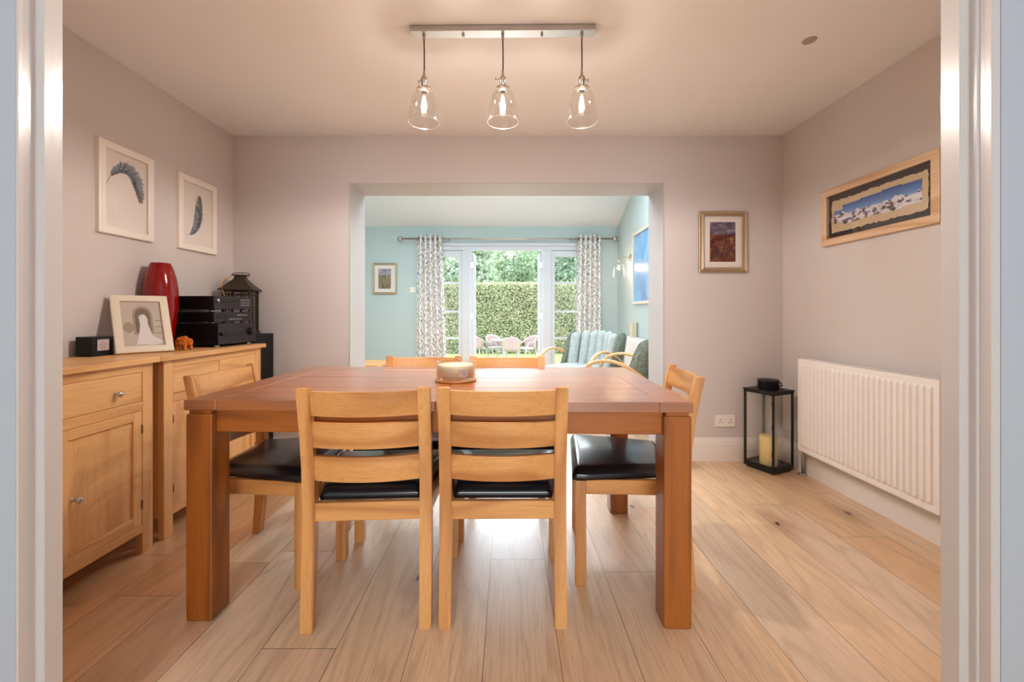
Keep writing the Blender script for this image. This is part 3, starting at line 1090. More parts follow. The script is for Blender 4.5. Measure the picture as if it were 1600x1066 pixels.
# ------------------------------------------------------------------ pictures
def picture(name, label, w, h, fw, ft, fmat, loc, rz, group=None, bevel=0.003, cat='picture', back='paper', slope=False):
    """local x = right as seen, z = up, faces -y, back on the wall at y = 0"""
    t = thing(name, label, cat, loc, rz, group)
    m = B()
    o = [(-w / 2, -h / 2), (w / 2, -h / 2), (w / 2, h / 2), (-w / 2, h / 2)]
    i = [(-w / 2 + fw, -h / 2 + fw), (w / 2 - fw, -h / 2 + fw), (w / 2 - fw, h / 2 - fw), (-w / 2 + fw, h / 2 - fw)]
    prof = [(0, 0.0), (0, -ft * 0.9), (0.12, -ft), (0.5, -ft * (0.75 if slope else 1.0)), (0.9, -ft * (0.95 if slope else 1.0)), (1, -ft * 0.9), (1, -0.006)]
    rings = []
    for s, y in prof:
        rings.append([m.bm.verts.new((a[0] + (b[0] - a[0]) * s, y, a[1] + (b[1] - a[1]) * s)) for a, b in zip(o, i)])
    for r0, r1 in zip(rings, rings[1:]):
        for k in range(4):
            m.bm.faces.new([r0[k], r0[(k + 1) % 4], r1[(k + 1) % 4], r1[k]])
    m.build('frame', fmat, t)
    B().box(-w / 2 + fw * 0.5, w / 2 - fw * 0.5, -0.006, -0.001, -h / 2 + fw * 0.5, h / 2 - fw * 0.5).build('mount', back, t)
    return t


def pane(t, w, h, y):
    B().box(-w / 2, w / 2, y - 0.001, y, -h / 2, h / 2).build('pane', 'picture_glass', t)


def feather(t, pts, width, seed, lean):
    rnd = random.Random(seed)
    m = B()
    P = [Vector((a, b)) for a, b in pts]

    def bez(u):
        return P[0] * (1 - u) ** 3 + P[1] * 3 * u * (1 - u) ** 2 + P[2] * 3 * u * u * (1 - u) + P[3] * u ** 3
    n = 90
    yb = -0.0066
    for i in range(n):
        u = i / n
        p, q = bez(u), bez(u + 1.0 / n)
        d = (q - p).normalized()
        nn = Vector((-d.y, d.x))
        m.poly([(p.x - nn.x * 0.0011, yb - 0.0004, p.y - nn.y * 0.0011), (q.x - nn.x * 0.001, yb - 0.0004, q.y - nn.y * 0.001),
                (q.x + nn.x * 0.001, yb - 0.0004, q.y + nn.y * 0.001), (p.x + nn.x * 0.0011, yb - 0.0004, p.y + nn.y * 0.0011)], 0)
        if u < 0.14:
            continue
        env = math.sin(PI * min(1, (u - 0.12) / 0.9)) ** 0.55
        for s in (-1, 1):
            wd = width * env * (0.9 if s > 0 else 0.62) * rnd.uniform(0.75, 1.08)
            if rnd.random() < 0.1:
                wd *= 0.7
            tip = p + nn * s * wd * 0.8 + d * wd * lean
            wdt = 0.0042
            y = yb - 0.0002 * rnd.random()
            mi = rnd.choice((0, 1, 2, 1, 2) if s > 0 else (0, 0, 1, 3, 1))
            if u > 0.85 and rnd.random() < 0.5:
                mi = 3
            m.poly([(p.x, y, p.y), (p.x + d.x * wdt, y, p.y + d.y * wdt), (tip.x + d.x * wdt, y, tip.y + d.y * wdt), (tip.x, y, tip.y)], mi)
    return m.build('feather_print', ['ink_a', 'ink_b', 'ink_c', 'ink_d'], t)


f1 = picture('feather_picture', 'white framed print of a curved blue feather, nearer one on the left wall', 0.322, 0.468, 0.038, 0.022, 'white_frame', (XL, 2.221, 1.724), PI / 2, 'feather prints on the left wall')
feather(f1, [(-0.112, 0.013), (-0.06, 0.15), (0.06, 0.17), (0.086, -0.03)], 0.062, 3, 0.75)
pane(f1, 0.25, 0.396, -0.012)
f2 = picture('feather_picture', 'white framed print of an upright dark feather, farther one on the left wall', 0.333, 0.468, 0.038, 0.022, 'white_frame', (XL, 2.7275, 1.722), PI / 2, 'feather prints on the left wall')
feather(f2, [(-0.095, -0.142), (-0.02, -0.135), (0.035, -0.03), (0.022, 0.13)], 0.062, 8, 0.7)
pane(f2, 0.26, 0.396, -0.012)

bp = picture('landscape_picture', 'champagne framed picture of a moorland landscape right of the opening', 0.352, 0.447, 0.034, 0.02, 'champagne', (1.579, YB, 1.613), 0, slope=True)
B().box(-0.094, 0.094, -0.0075, -0.0065, -0.146, 0.146).build('landscape_print', 'moor_print', bp)
pane(bp, 0.284, 0.379, -0.011)

mp = picture('mountain_picture', 'wide pine framed panorama of snowy mountains above the radiator', 0.735, 0.348, 0.042, 0.026, 'pine_x', (XR, 2.3135, 1.685), -PI / 2, back='black_mat')
dk = []
for k in range(40):
    dk.append((-0.30 + 0.6 * k / 40, -0.098 + random.uniform(-0.005, 0.005)))
for k in range(12):
    dk.append((0.30 + random.uniform(-0.004, 0.004), -0.09 + 0.19 * k / 12))
for k in range(40):
    dk.append((0.30 - 0.6 * k / 40, 0.095 + random.uniform(-0.005, 0.005)))
for k in range(12):
    dk.append((-0.30 + random.uniform(-0.004, 0.004), 0.09 - 0.18 * k / 12))
B().prism(dk, 1, -0.0082, -0.0065).build('deckled_paper', 'deckle', mp)
for (a, b, c, d) in ((-0.28, -0.215, -0.045, 0.03), (-0.215, -0.09, -0.06, 0.055), (-0.088, 0.045, -0.055, 0.06), (0.048, 0.165, -0.06, 0.066), (0.167, 0.27, -0.052, 0.06)):
    B().box(a, b, -0.0095, -0.0083, c, d).build('mountain_print', 'mountain_print', mp)
pane(mp, 0.651, 0.264, -0.016)

gp = picture('coast_picture', 'small pale framed coastal picture on the blue garden room wall left of the curtain', 0.373, 0.482, 0.03, 0.02, 'champagne', (-1.913, GY, 1.625), 0, slope=True)
B().box(-0.098, 0.098, -0.0075, -0.0065, -0.155, 0.155).build('coast_print', 'coast_print', gp)
pane(gp, 0.313, 0.42, -0.011)

ap = picture('blue_painting', 'large blue abstract painting on the right wall of the garden room', 0.95, 0.945, 0.035, 0.03, 'cream_frame', (GX1, 5.17, 1.68), -PI / 2, back='black_mat')
B().box(-0.44, 0.44, -0.012, -0.0065, -0.437, 0.437).build('canvas', 'blue_painting_print', ap)

# ------------------------------------------------------------------ electrical bits
so = thing('wall_socket', 'white double wall socket low on the back wall beside the lantern', 'socket', (1.6, YB, 0.295))
B().box(-0.073, 0.073, -0.009, 0, -0.043, 0.043, 0.003, 2).build('face_plate', 'socket_white', so)
for sx in (-0.037, 0.037):
    m = B()
    m.box(sx - 0.003, sx + 0.003, -0.0095, -0.0088, 0.004, 0.013)
    for q in (-0.011, 0.011):
        m.box(sx + q - 0.004, sx + q + 0.004, -0.0095, -0.0088, -0.014, -0.009)
    m.build('pin_holes', 'dark_hole', so)
    a = -1 if sx < 0 else 1
    B().box(a * 0.010 - 0.005, a * 0.010 + 0.005, -0.012, -0.0088, 0.018, 0.032, 0.001).build('rocker', 'socket_white', so)
sw = thing('light_switch', 'white light switch on the garden room wall left of the curtain', 'switch', (fpt(645, 6.5), GY, 1.453))
B().box(-0.043, 0.043, -0.008, 0, -0.043, 0.043, 0.003, 2).build('face_plate', 'socket_white', sw)
B().box(-0.008, 0.008, -0.012, -0.007, -0.012, 0.012, 0.001).build('rocker', 'socket_white', sw)


# ------------------------------------------------------------------ radiators
def radiator(label, xf, ya, yb, z0, z1, wall):
    """front face at x = xf, facing -x, from ya to yb"""
    L = yb - ya
    t = thing('radiator', label, 'radiator', (xf, (ya + yb) / 2, 0))
    h = L / 2
    n = max(3, round((L - 0.04) / 0.0333))
    m = B()
    prof = [(-h, 0.0), (-h + 0.006, -0.0)]
    for k in range(n):
        c = -h + 0.02 + (k + 0.5) * (L - 0.04) / n
        prof += [(c - 0.0125, 0.0), (c - 0.0075, 0.009), (c + 0.0075, 0.009), (c + 0.0125, 0.0)]
    prof += [(h, 0.0)]
    zs = [(z0, 0), (z0 + 0.03, 0), (z0 + 0.045, 1), (z1 - 0.045, 1), (z1 - 0.03, 0), (z1, 0)]
    vs = [[m.bm.verts.new((-d * 1.0 * f, y, z)) for y, d in prof] for z, f in zs]
    for a, b in zip(vs, vs[1:]):
        for k in range(len(prof) - 1):
            m.bm.faces.new([a[k], a[k + 1], b[k + 1], b[k]])
    fo = m.build('front_panel', 'radiator_white', t)
    sl = fo.modifiers.new('thickness', 'SOLIDIFY')
    sl.thickness = 0.003
    dp = wall - xf - 0.03
    B().box(dp - 0.012, dp, -h + 0.01, h - 0.01, z0 + 0.01, z1 - 0.02, 0.003).build('rear_panel', 'radiator_white', t)
    for s in (-1, 1):
        B().box(-0.004, dp, s * h - 0.006, s * h + 0.006, z0, z1, 0.003, 2).build('side_panel', 'radiator_white', t)
    m = B()
    m.box(-0.002, 0.012, -h, h, z1 - 0.006, z1 + 0.001, 0.001)
    m.box(dp - 0.012, dp, -h, h, z1 - 0.006, z1 + 0.001, 0.001)
    k = -h
    while k < h:
        m.box(0.01, dp - 0.01, k, k + 0.006, z1 - 0.005, z1)
        k += 0.02
    m.build('top_grille', 'radiator_white', t)
    for s in (-0.6, 0.6):
        B().box(dp - 0.002, wall - xf - 0.0005, s * h - 0.02, s * h + 0.02, z0 + 0.05, z1 - 0.06).build('wall_bracket', 'radiator_white', t)
    return t


rd = radiator('white ribbed panel radiator on the right wall of the dining room', 1.93, 1.878, 2.784, 0.181, 0.786, XR)
m = B().tube([(0.055, 0.495, 0.003), (0.055, 0.495, 0.19), (0.055, 0.48, 0.22), (0.05, 0.455, 0.225)], 0.0085, 10)
m.build('pipe', 'silver', rd)
B().lathe([(0.009, 0.0), (0.027, 0.001), (0.024, 0.007), (0.010, 0.014), (0.009, 0.014)], (0.055, 0.495, 0), 20).build('pipe_collar', 'silver', rd)
B().lathe([(0.0, 0.20), (0.016, 0.20), (0.018, 0.21), (0.018, 0.235), (0.015, 0.245), (0.012, 0.275), (0.0, 0.278)], (0.055, 0.495, 0), 16).build('valve', 'radiator_white', rd)
rg = radiator('white radiator on the right wall of the garden room behind the armchairs', 1.60, 4.55, 5.74, 0.2, 0.775, GX1)
ob = thing('block_ornament', 'small upright cream block standing on the garden room radiator', 'ornament', (1.645, 5.52, 0.777))
B().box(-0.03, 0.03, -0.035, 0.035, 0, 0.195, 0.004, 2).build('block', 'wax', ob)
B().box(0.0301, 0.036, -0.037, 0.037, 0, 0.2, 0.002).build('white_edge', 'socket_white', ob)


# ------------------------------------------------------------------ sideboards
def sideboard(label, ya, yb, wide_drawer, slab_far, slab_near):
    XF, XB = -1.65, -2.012
    t = thing('sideboard', label, 'sideboard', ((XF + XB) / 2, (ya + yb) / 2, 0), 0, 'oak sideboards along the left wall')
    ox, oy = (XF + XB) / 2, (ya + yb) / 2
    f, bk = XF - ox, XB - ox
    a, b = ya - oy, yb - oy
    st = 0.056
    ZT = 0.885
    B().box(bk, f + 0.022, a - slab_near, b + slab_far, ZT - 0.026, ZT, 0.003, 2).build('top', 'cabinet_oak_y', t)
    for y in (a, b - st):
        B().box(f - 0.03, f, y, y + st, 0, ZT - 0.0265, 0.002).build('corner_post', 'cabinet_oak_z', t)
        B().box(bk, bk + 0.03, y, y + st, 0, ZT - 0.0265, 0.002).build('corner_post', 'cabinet_oak_z', t)
    for y in (a + 0.004, b - 0.022):
        B().box(bk + 0.03, f - 0.03, y, y + 0.018, 0.1, ZT - 0.0265).build('side_panel', 'cabinet_oak_z', t)
    B().box(bk + 0.005, bk + 0.013, a + 0.02, b - 0.02, 0.1, ZT - 0.03).build('back_panel', 'cabinet_oak_z', t)
    B().box(bk + 0.013, f - 0.031, a + 0.024, b - 0.024, 0.11, 0.128).build('bottom_panel', 'cabinet_oak_y', t)
    for z0, z1 in ((0.098, 0.135), (0.650, 0.690), (0.822, ZT - 0.0265)):
        B().box(f - 0.022, f - 0.0005, a + st, b - st, z0, z1, 0.001).build('front_rail', 'cabinet_oak_y', t)
    c = (a + b) / 2
    if not wide_drawer:
        B().box(f - 0.022, f - 0.0005, c - 0.006, c + 0.006, 0.690, 0.822).build('divider', 'cabinet_oak_z', t)

    def knob(y, z, par):
        M = Matrix.Rotation(PI / 2, 4, 'Y')
        B().lathe([(0.008, 0.0), (0.0055, 0.003), (0.0045, 0.010), (0.006, 0.014), (0.011, 0.019), (0.0125, 0.025), (0.009, 0.031), (0, 0.033)], (f - 0.001, y, z), 20, M=M).build('knob', 'silver', par)
    g = 0.0015
    if wide_drawer:
        d = B().box(f - 0.02, f - 0.002, a + st + g, b - st - g, 0.690 + g, 0.822 - g, 0.0015).build('drawer', 'cabinet_oak_y', t)
        L = (b - st) - (a + st)
        knob(b - st - 0.132, 0.746, d)
        knob(a + st + 0.132, 0.746, d)
    else:
        for y0, y1 in ((a + st, c - 0.006), (c + 0.006, b - st)):
            d = B().box(f - 0.02, f - 0.002, y0 + g, y1 - g, 0.690 + g, 0.822 - g, 0.0015).build('drawer', 'cabinet_oak_y', t)
            knob((y0 + y1) / 2, 0.752, d)
    for s, (y0, y1) in ((-1, (a + st, c)), (1, (c, b - st))):
        m = B()
        z0, z1 = 0.135 + g, 0.650 - g
        y0 += g
        y1 -= g
        m.box(f - 0.02, f - 0.002, y0, y0 + 0.042, z0, z1, 0.001)
        m.box(f - 0.02, f - 0.002, y1 - 0.042, y1, z0, z1, 0.001)
        m.box(f - 0.014, f - 0.010, y0 + 0.042, y1 - 0.042, z0 + 0.04, z1 - 0.04)
        d = m.build('door', 'cabinet_oak_z', t)
        for zr in (z0, z1 - 0.042):
            B().box(f - 0.02, f - 0.002, y0 + 0.042, y1 - 0.042, zr, zr + 0.042, 0.001).build('door_rail', 'cabinet_oak_y', d)
        hy = y0 if s < 0 else y1
        for z in (0.225, 0.565):
            B().box(f - 0.004, f + 0.002, hy - 0.003, hy + 0.003, z - 0.02, z + 0.02, 0.001).build('hinge', 'brass_hinge', d)
        knob(c + (0.06 if s > 0 else -0.06), 0.378, d)
    return t


sideboard('oak sideboard nearest the doorway, carrying the black box and photo frame', 1.112, 1.948, True, 0.016, 0.02)
sideboard('oak sideboard farther along the left wall, carrying the stereo', 2.009, 2.797, False, 0.025, 0.043)
ST = 0.885

bx = thing('black_box', 'small black box with a pale label on the near sideboard', 'box', (-1.962, 1.990, ST))
B().box(-0.038, 0.038, -0.054, 0.054, 0, 0.092, 0.003, 2).build('body', 'satin_black', bx)
B().box(0.0382, 0.039, -0.027, 0.03, 0.026, 0.078).build('label', 'label_pale', bx)
m = B()
for z, w in ((0.064, 0.008), (0.054, 0.02), (0.044, 0.016), (0.036, 0.012)):
    m.box(0.0391, 0.0393, -w, w, z, z + 0.0022)
m.build('lettering', 'label_ink', bx)

# leaning wedding photograph
pf = thing('photo_frame', 'cream photo frame with a sepia wedding picture leaning back on the sideboards', 'photo frame', (0, 0, 0))
W_, H_ = 0.229, 0.318
al = Vector((0.6, 0.8, 0))
nn = Vector((0.8, -0.6, 0))
BL = Vector((-1.89, 2.02, ST + 0.0045))
lean = math.asin(0.135 / H_)
up = (-nn * math.sin(lean) + Vector((0, 0, 1)) * math.cos(lean)).normalized()
ny = up.cross(al).normalized()          # local -y = outward face; local y = into the wall
if ny.dot(nn) > 0:
    ny = -ny
cen = BL + al * (W_ / 2) + up * (H_ / 2 + 0.004) + ny * 0.016
Mx = Matrix(((al.x, ny.x, up.x, cen.x), (al.y, ny.y, up.y, cen.y), (al.z, ny.z, up.z, cen.z), (0, 0, 0, 1)))
pic = picture('tmp', 'x', W_, H_, 0.034, 0.016, 'cream_frame', (0, 0, 0), 0, back='sepia_c')
for ch in list(pic.children):
    ch.parent = pf
bpy.data.objects.remove(pic)
pf.matrix_world = Mx
m = B()
yy = -0.0063


def disc(cx, cz, rx, rz, mi, y, a0=0, a1=2 * PI, n=24):
    pts = [(cx + rx * math.cos(a0 + (a1 - a0) * k / n), y, cz + rz * math.sin(a0 + (a1 - a0) * k / n)) for k in range(n + (0 if a1 - a0 > 6.2 else 1))]
    m.poly(pts, mi)


hwid, hhei = W_ / 2 - 0.034, H_ / 2 - 0.034
m.poly([(-hwid, yy, -hhei), (hwid, yy, -hhei), (hwid, yy, hhei), (-hwid, yy, hhei)], 0)
m.poly([(-0.036, yy - 0.0002, -0.06), (0.044, yy - 0.0002, -0.06), (0.044, yy - 0.0002, 0.05), (-0.036, yy - 0.0002, 0.05)], 3)
disc(0.004, 0.05, 0.040, 0.05, 3, yy - 0.0002, 0, PI)
disc(0.004, 0.045, 0.031, 0.042, 1, yy - 0.0003, 0, PI)
m.poly([(-0.027, yy - 0.0003, -0.05), (0.035, yy - 0.0003, -0.05), (0.035, yy - 0.0003, 0.045), (-0.027, yy - 0.0003, 0.045)], 1)
disc(-0.004, 0.035, 0.010, 0.014, 0, yy - 0.0005)
disc(0.006, 0.018, 0.017, 0.035, 2, yy - 0.0006)
m.poly([(-0.006, yy - 0.0007, 0.03), (0.016, yy - 0.0007, 0.03), (0.034, yy - 0.0007, -0.06), (0.07, yy - 0.0007, -0.115), (-0.03, yy - 0.0007, -0.115), (-0.014, yy - 0.0007, -0.04)], 2)
disc(0.03, -0.10, 0.045, 0.02, 2, yy - 0.0008)
for k in range(4):
    m.poly([(0.05, yy - 0.0004, 0.02 - 0.035 * k), (0.078, yy - 0.0004, 0.02 - 0.035 * k), (0.078, yy - 0.0004, 0.014 - 0.035 * k), (0.05, yy - 0.0004, 0.014 - 0.035 * k)], 3)
disc(-0.055, -0.02, 0.02, 0.03, 3, yy - 0.0004)
m.build('photograph', ['sepia_a', 'sepia_b', 'sepia_c', 'sepia_d'], pf, recalc=False)
B().box(-hwid, hwid, -0.0095, -0.0085, -hhei, hhei).build('pane', 'picture_glass', pf)

# red vase
vs = B().lathe([(0, 0), (0.050, 0), (0.054, 0.004), (0.060, 0.06), (0.071, 0.14), (0.079, 0.22), (0.0815, 0.28), (0.079, 0.34), (0.071, 0.40), (0.058, 0.45), (0.047, 0.479), (0.046, 0.482), (0.043, 0.480), (0.052, 0.45), (0.066, 0.39), (0.07, 0.3), (0.06, 0.1), (0, 0.02)], seg=56).build('vase', 'red_glaze')
vs.location = (-1.9435, 2.345, ST)
tag(vs, 'tall glossy red vase behind the photo frame', 'vase')

# orange knot ornament
m = B()
rk = random.Random(4)
for k in range(34):
    a, e = rk.uniform(0, 2 * PI), rk.uniform(-0.6, 1.4)
    c = Vector((0.026 * math.cos(a) * math.cos(e), 0.03 * math.sin(a) * math.cos(e), 0.042 + 0.022 * math.sin(e)))
    M = Matrix.Translation(c) @ Matrix.Rotation(rk.uniform(0, PI), 4, (rk.random(), rk.random(), rk.random() + 0.1))
    m.box(-0.014, 0.014, -0.0075, 0.0075, -0.0075, 0.0075, 0.003, 2, M=M)
for sx in (-0.02, 0.02):
    for sy in (-0.022, 0.022):
        m.box(sx - 0.008, sx + 0.008, sy - 0.008, sy + 0.008, 0, 0.026, 0.004)
kn = m.build('wooden_ornament', 'orange_wood')
kn.location = (-1.785, 2.31, ST)
tag(kn, 'knobbly orange wooden ornament between the vase and the stereo', 'ornament')


# stereo separates: local front faces +x
def stereo_body(t, w, d, h, z, fas=0.006):
    B().box(-d / 2, d / 2, -w / 2, w / 2, z, z + h, 0.002).build('case', 'satin_black', t)
    B().box(d / 2 + 0.0002, d / 2 + fas, -w / 2 - 0.001, w / 2 + 0.001, z - 0.001, z + h + 0.001, 0.0015).build('front_panel', 'fascia', t)
    for sx in (-1, 1):
        for sy in (-1, 1):
            B().lathe([(0, 0), (0.014, 0), (0.015, 0.003), (0.015, z - 0.002), (0, z - 0.001)], (sx * (d / 2 - 0.03), sy * (w / 2 - 0.03), 0), 16).build('foot', 'silver', t)


def knob_x(t, x, y, z, r, dpt, mat='fascia'):
    B().lathe([(r * 0.9, 0), (r, dpt * 0.3), (r, dpt * 0.85), (r * 0.85, dpt), (0, dpt)], (x, y, z), 24, M=Matrix.Rotation(PI / 2, 4, 'Y')).build('control_knob', mat, t)


am = thing('amplifier', 'black hi-fi amplifier with a large volume knob, bottom of the stereo stack', 'amplifier', (-1.842, 2.640, ST), R(-3))
stereo_body(am, 0.335, 0.285, 0.122, 0.018)
xf = 0.285 / 2 + 0.006
B().box(xf, xf + 0.002, -0.115, 0.07, 0.058, 0.094, 0.001).build('display_window', 'gloss_black', am)
knob_x(am, xf, 0.115, 0.085, 0.024, 0.022, 'gloss_black')
knob_x(am, xf, -0.142, 0.078, 0.011, 0.014, 'gloss_black')
m = B()
for k in range(5):
    m.box(xf, xf + 0.002, -0.10 + 0.035 * k, -0.082 + 0.035 * k, 0.036, 0.041)
for y, z in ((-0.145, 0.118), (-0.145, 0.045)):
    m.box(xf, xf + 0.003, y - 0.005, y + 0.005, z, z + 0.005)
m.build('buttons', 'gloss_black', am)
tn = thing('tape_deck', 'slim black hi-fi unit with rows of small buttons, middle of the stereo stack', 'hi-fi unit', (-1.868, 2.643, ST + 0.1415), R(-2))
stereo_body(tn, 0.33, 0.27, 0.058, 0.010)
xf = 0.27 / 2 + 0.006
B().box(xf, xf + 0.002, -0.145, -0.06, 0.030, 0.058, 0.001).build('tape_drawer', 'gloss_black', tn)
m = B()
for k in range(9):
    m.box(xf, xf + 0.003, -0.045 + 0.014 * k, -0.036 + 0.014 * k, 0.022, 0.028)
for k in range(5):
    m.box(xf, xf + 0.003, 0.03 + 0.02 * k, 0.042 + 0.02 * k, 0.045, 0.053)
m.build('buttons', 'silver', tn)
cp = thing('cd_player', 'black hi-fi unit with a small knob at its left, top of the stereo stack', 'hi-fi unit', (-1.868, 2.643, ST + 0.2110), R(-2))
stereo_body(cp, 0.33, 0.27, 0.078, 0.016)
knob_x(cp, xf, -0.142, 0.068, 0.010, 0.012, 'silver')
B().box(xf, xf + 0.002, -0.115, 0.045, 0.055, 0.082, 0.001).build('display_window', 'gloss_black', cp)
m = B()
for r_ in range(3):
    for k in range(5):
        m.box(xf, xf + 0.0025, 0.062 + 0.019 * k, 0.074 + 0.019 * k, 0.040 + 0.017 * r_, 0.046 + 0.017 * r_)
m.build('buttons', 'silver', cp)

# speaker in the corner, lantern on top of it
sp = thing('floor_speaker', 'tall black speaker in the corner behind the far sideboard', 'speaker', (-1.832, 2.955, 0))
B().box(-0.18, 0.112, -0.118, 0.118, 0.03, 0.942, 0.003).build('cabinet', 'satin_black', sp)
B().box(-0.165, 0.097, -0.128, -0.1185, 0.08, 0.925, 0.004, 2).build('grille', 'black_metal', sp)
B().box(-0.17, 0.102, -0.11, 0.11, 0.0, 0.03, 0.004).build('plinth', 'gloss_black', sp)

tl = thing('table_lantern', 'dark bronze metal lantern with pyramid roof behind the stereo', 'lantern', (-1.885, 2.955, 0.942), R(14))
hw_ = 0.088
m = B()
m.box(-hw_ - 0.008, hw_ + 0.008, -hw_ - 0.008, hw_ + 0.008, 0, 0.018, 0.003)
m.build('base', 'bronze', tl)
m = B()
for sx in (-1, 1):
    for sy in (-1, 1):
        a, b = sorted((sx * hw_, sx * (hw_ - 0.014)))
        c, d = sorted((sy * hw_, sy * (hw_ - 0.014)))
        m.box(a, b, c, d, 0.018, 0.31, 0.001)
for s in (-1, 1):
    a, b = sorted((s * hw_, s * (hw_ - 0.006)))
    for z in (0.19, 0.275, 0.30):
        m.box(a, b, -hw_, hw_, z, z + 0.006)
        m.box(-hw_, hw_, a, b, z, z + 0.006)
    for q in (-0.028, 0.028):
        m.box(a, b, q - 0.003, q + 0.003, 0.018, 0.31)
        m.box(q - 0.003, q + 0.003, a, b, 0.018, 0.31)
m.build('frame', 'bronze', tl)
m = B()
e, z0 = 0.106, 0.312
rings = [(e, z0 - 0.006), (e, z0), (0.07, z0 + 0.032), (0.034, z0 + 0.075), (0.03, z0 + 0.092), (0.03, z0 + 0.098)]
vv = [[m.bm.verts.new((sx * r_, sy * r_, z)) for sx, sy in ((-1, -1), (1, -1), (1, 1), (-1, 1))] for r_, z in rings]
for a, b in zip(vv, vv[1:]):
    for k in range(4):
        m.bm.faces.new([a[k], a[(k + 1) % 4], b[(k + 1) % 4], b[k]])
m.bm.faces.new(vv[0][::-1])
m.bm.faces.new(vv[-1])
m.box(-0.045, 0.045, -0.045, 0.045, z0 + 0.098, z0 + 0.103, 0.001)
m.build('roof', 'bronze', tl)
m = B().tube([(0.055 * math.cos(a), 0.055 * math.sin(a) * 0.3 - 0.0, z0 + 0.108 + 0.012 * math.sin(a)) for a in [2 * PI * k / 24 for k in range(24)]], 0.003, 6, closed=True)
m.build('ring', 'bronze', tl)
B().tube([(-0.04, -0.04, z0 + 0.095), (-0.075, -0.085, z0 + 0.06), (-0.085, -0.10, z0 + 0.01), (-0.06, -0.108, z0 - 0.05)], 0.004, 8).build('rope_loop', 'oak_x', tl)

# ------------------------------------------------------------------ floor lantern
fl = thing('floor_lantern', 'tall black metal and glass lantern on the floor beside the radiator', 'lantern', (1.828, 2.945, 0), R(24.5))
q = 0.108
H = 0.558
m = B()
m.box(-q, q, -q, q, 0.012, 0.034, 0.002)
m.box(-q + 0.012, q - 0.012, -q + 0.012, q - 0.012, 0.0, 0.012)
m.build('base', 'black_metal', fl)
m = B()
for sx in (-1, 1):
    for sy in (-1, 1):
        a, b = sorted((sx * q, sx * (q - 0.013)))
        c, d = sorted((sy * q, sy * (q - 0.013)))
        m.box(a, b, c, d, 0.034, H - 0.012, 0.001)
for s in (-1, 1):
    a, b = sorted((s * q, s * (q - 0.013)))
    for z in (0.034, H - 0.026):
        m.box(a, b, -q, q, z, z + 0.013)
        m.box(-q, q, a, b, z, z + 0.013)
m.build('frame', 'black_metal', fl)
B().box(-q - 0.004, q + 0.004, -q - 0.004, q + 0.004, H - 0.012, H, 0.002).build('lid', 'black_metal', fl)
B().lathe([(0.064, H), (0.066, H + 0.004), (0.066, H + 0.052), (0.068, H + 0.054), (0.068, H + 0.062), (0.064, H + 0.066), (0, H + 0.067)], seg=36).build('chimney', 'black_metal', fl)
B().tube([(0.064, -0.02, H + 0.045), (0.10, -0.025, H + 0.035), (0.118, -0.02, H + 0.015), (0.112, 0.0, H + 0.008), (0.09, 0.02, H + 0.01), (0.064, 0.025, H + 0.04)], 0.005, 8).build('carry_ring', 'black_metal', fl)
for s in (-1, 1):
    B().box(s * (q - 0.007) - 0.001, s * (q - 0.007) + 0.001, -q + 0.013, q - 0.013, 0.047, H - 0.026).build('pane', 'clear_glass', fl)
    B().box(-q + 0.013, q - 0.013, s * (q - 0.007) - 0.001, s * (q - 0.007) + 0.001, 0.047, H - 0.026).build('pane', 'clear_glass', fl)
m = B()
for z in (0.12, 0.3, 0.46):
    m.box(-q - 0.004, -q, -q + 0.002, -q + 0.012, z, z + 0.03)
m.build('hinge', 'black_metal', fl)
cd = B().lathe([(0, 0), (0.052, 0), (0.054, 0.004), (0.054, 0.196), (0.050, 0.20), (0.03, 0.196), (0, 0.194)], seg=36).build('pillar_candle', 'wax_yellow')
cd.location = (1.815, 2.925, 0.0345)
tag(cd, 'cream pillar candle standing inside the floor lantern', 'candle')

# ------------------------------------------------------------------ garden room: curtains, pole, wall lamp, armchairs
pz = 2.229
yp = 6.40
po = thing('curtain_pole', 'thin metal curtain pole with ball finials above the French doors', 'curtain pole', (0, yp, pz))
B().tube([(fpt(628, yp), 0, 0), (fpt(958, yp), 0, 0)], 0.012, 12).build('rod', 'nickel', po)
for px in (625, 961):
    x = fpt(px, yp)
    B().lathe([(0, -0.042), (0.022, -0.036), (0.039, -0.015), (0.042, 0), (0.039, 0.015), (0.022, 0.036), (0, 0.042)], (x, 0, 0), 20).build('finial', 'nickel', po)
for px in (700, 893):
    x = fpt(px, yp)
    B().box(x - 0.008, x + 0.008, 0.0, 0.1, -0.01, 0.01, 0.002).build('bracket', 'nickel', po)


def curtain(label, x0, x1, folds, flare):
    t = thing('curtain', label, 'curtain', ((x0 + x1) / 2, yp, 0), 0, 'leaf print curtains at the French doors')
    w = x1 - x0
    amp = 0.045
    cloth_w = 1.1

    def fn(u, v):
        x = -w / 2 + w * u
        x = x * (1 + 0.10 * (1 - v) + 0.02 * math.sin(v * 5)) + flare * (1 - v) * u * 0.06
        y = amp * math.sin(2 * PI * folds * u + 0.5 * math.sin(3 * v)) * (0.75 + 0.25 * v) + 0.008 * math.sin(9 * u + 7 * v)
        z = 0.012 + (2.288 - 0.012) * v
        return (x, y, z)
    m = B()
    m.grid(fn, folds * 14, 24, uv=lambda u, v: (u * cloth_w, v * 2.27))
    o = m.build('cloth', 'leaf_print', t)
    md = o.modifiers.new('thickness', 'SOLIDIFY')
    md.thickness = 0.003
    for k in range(folds * 2):
        u = (k + 0.5) / (folds * 2)
        x = -w / 2 + w * ((k) / (folds * 2) + 0.001)
        pts = [(x, 0.026 * math.cos(a), pz + 0.026 * math.sin(a)) for a in [2 * PI * j / 16 for j in range(16)]]
        B().tube(pts, 0.005, 6, closed=True).build('eyelet', 'nickel', t)
    return t


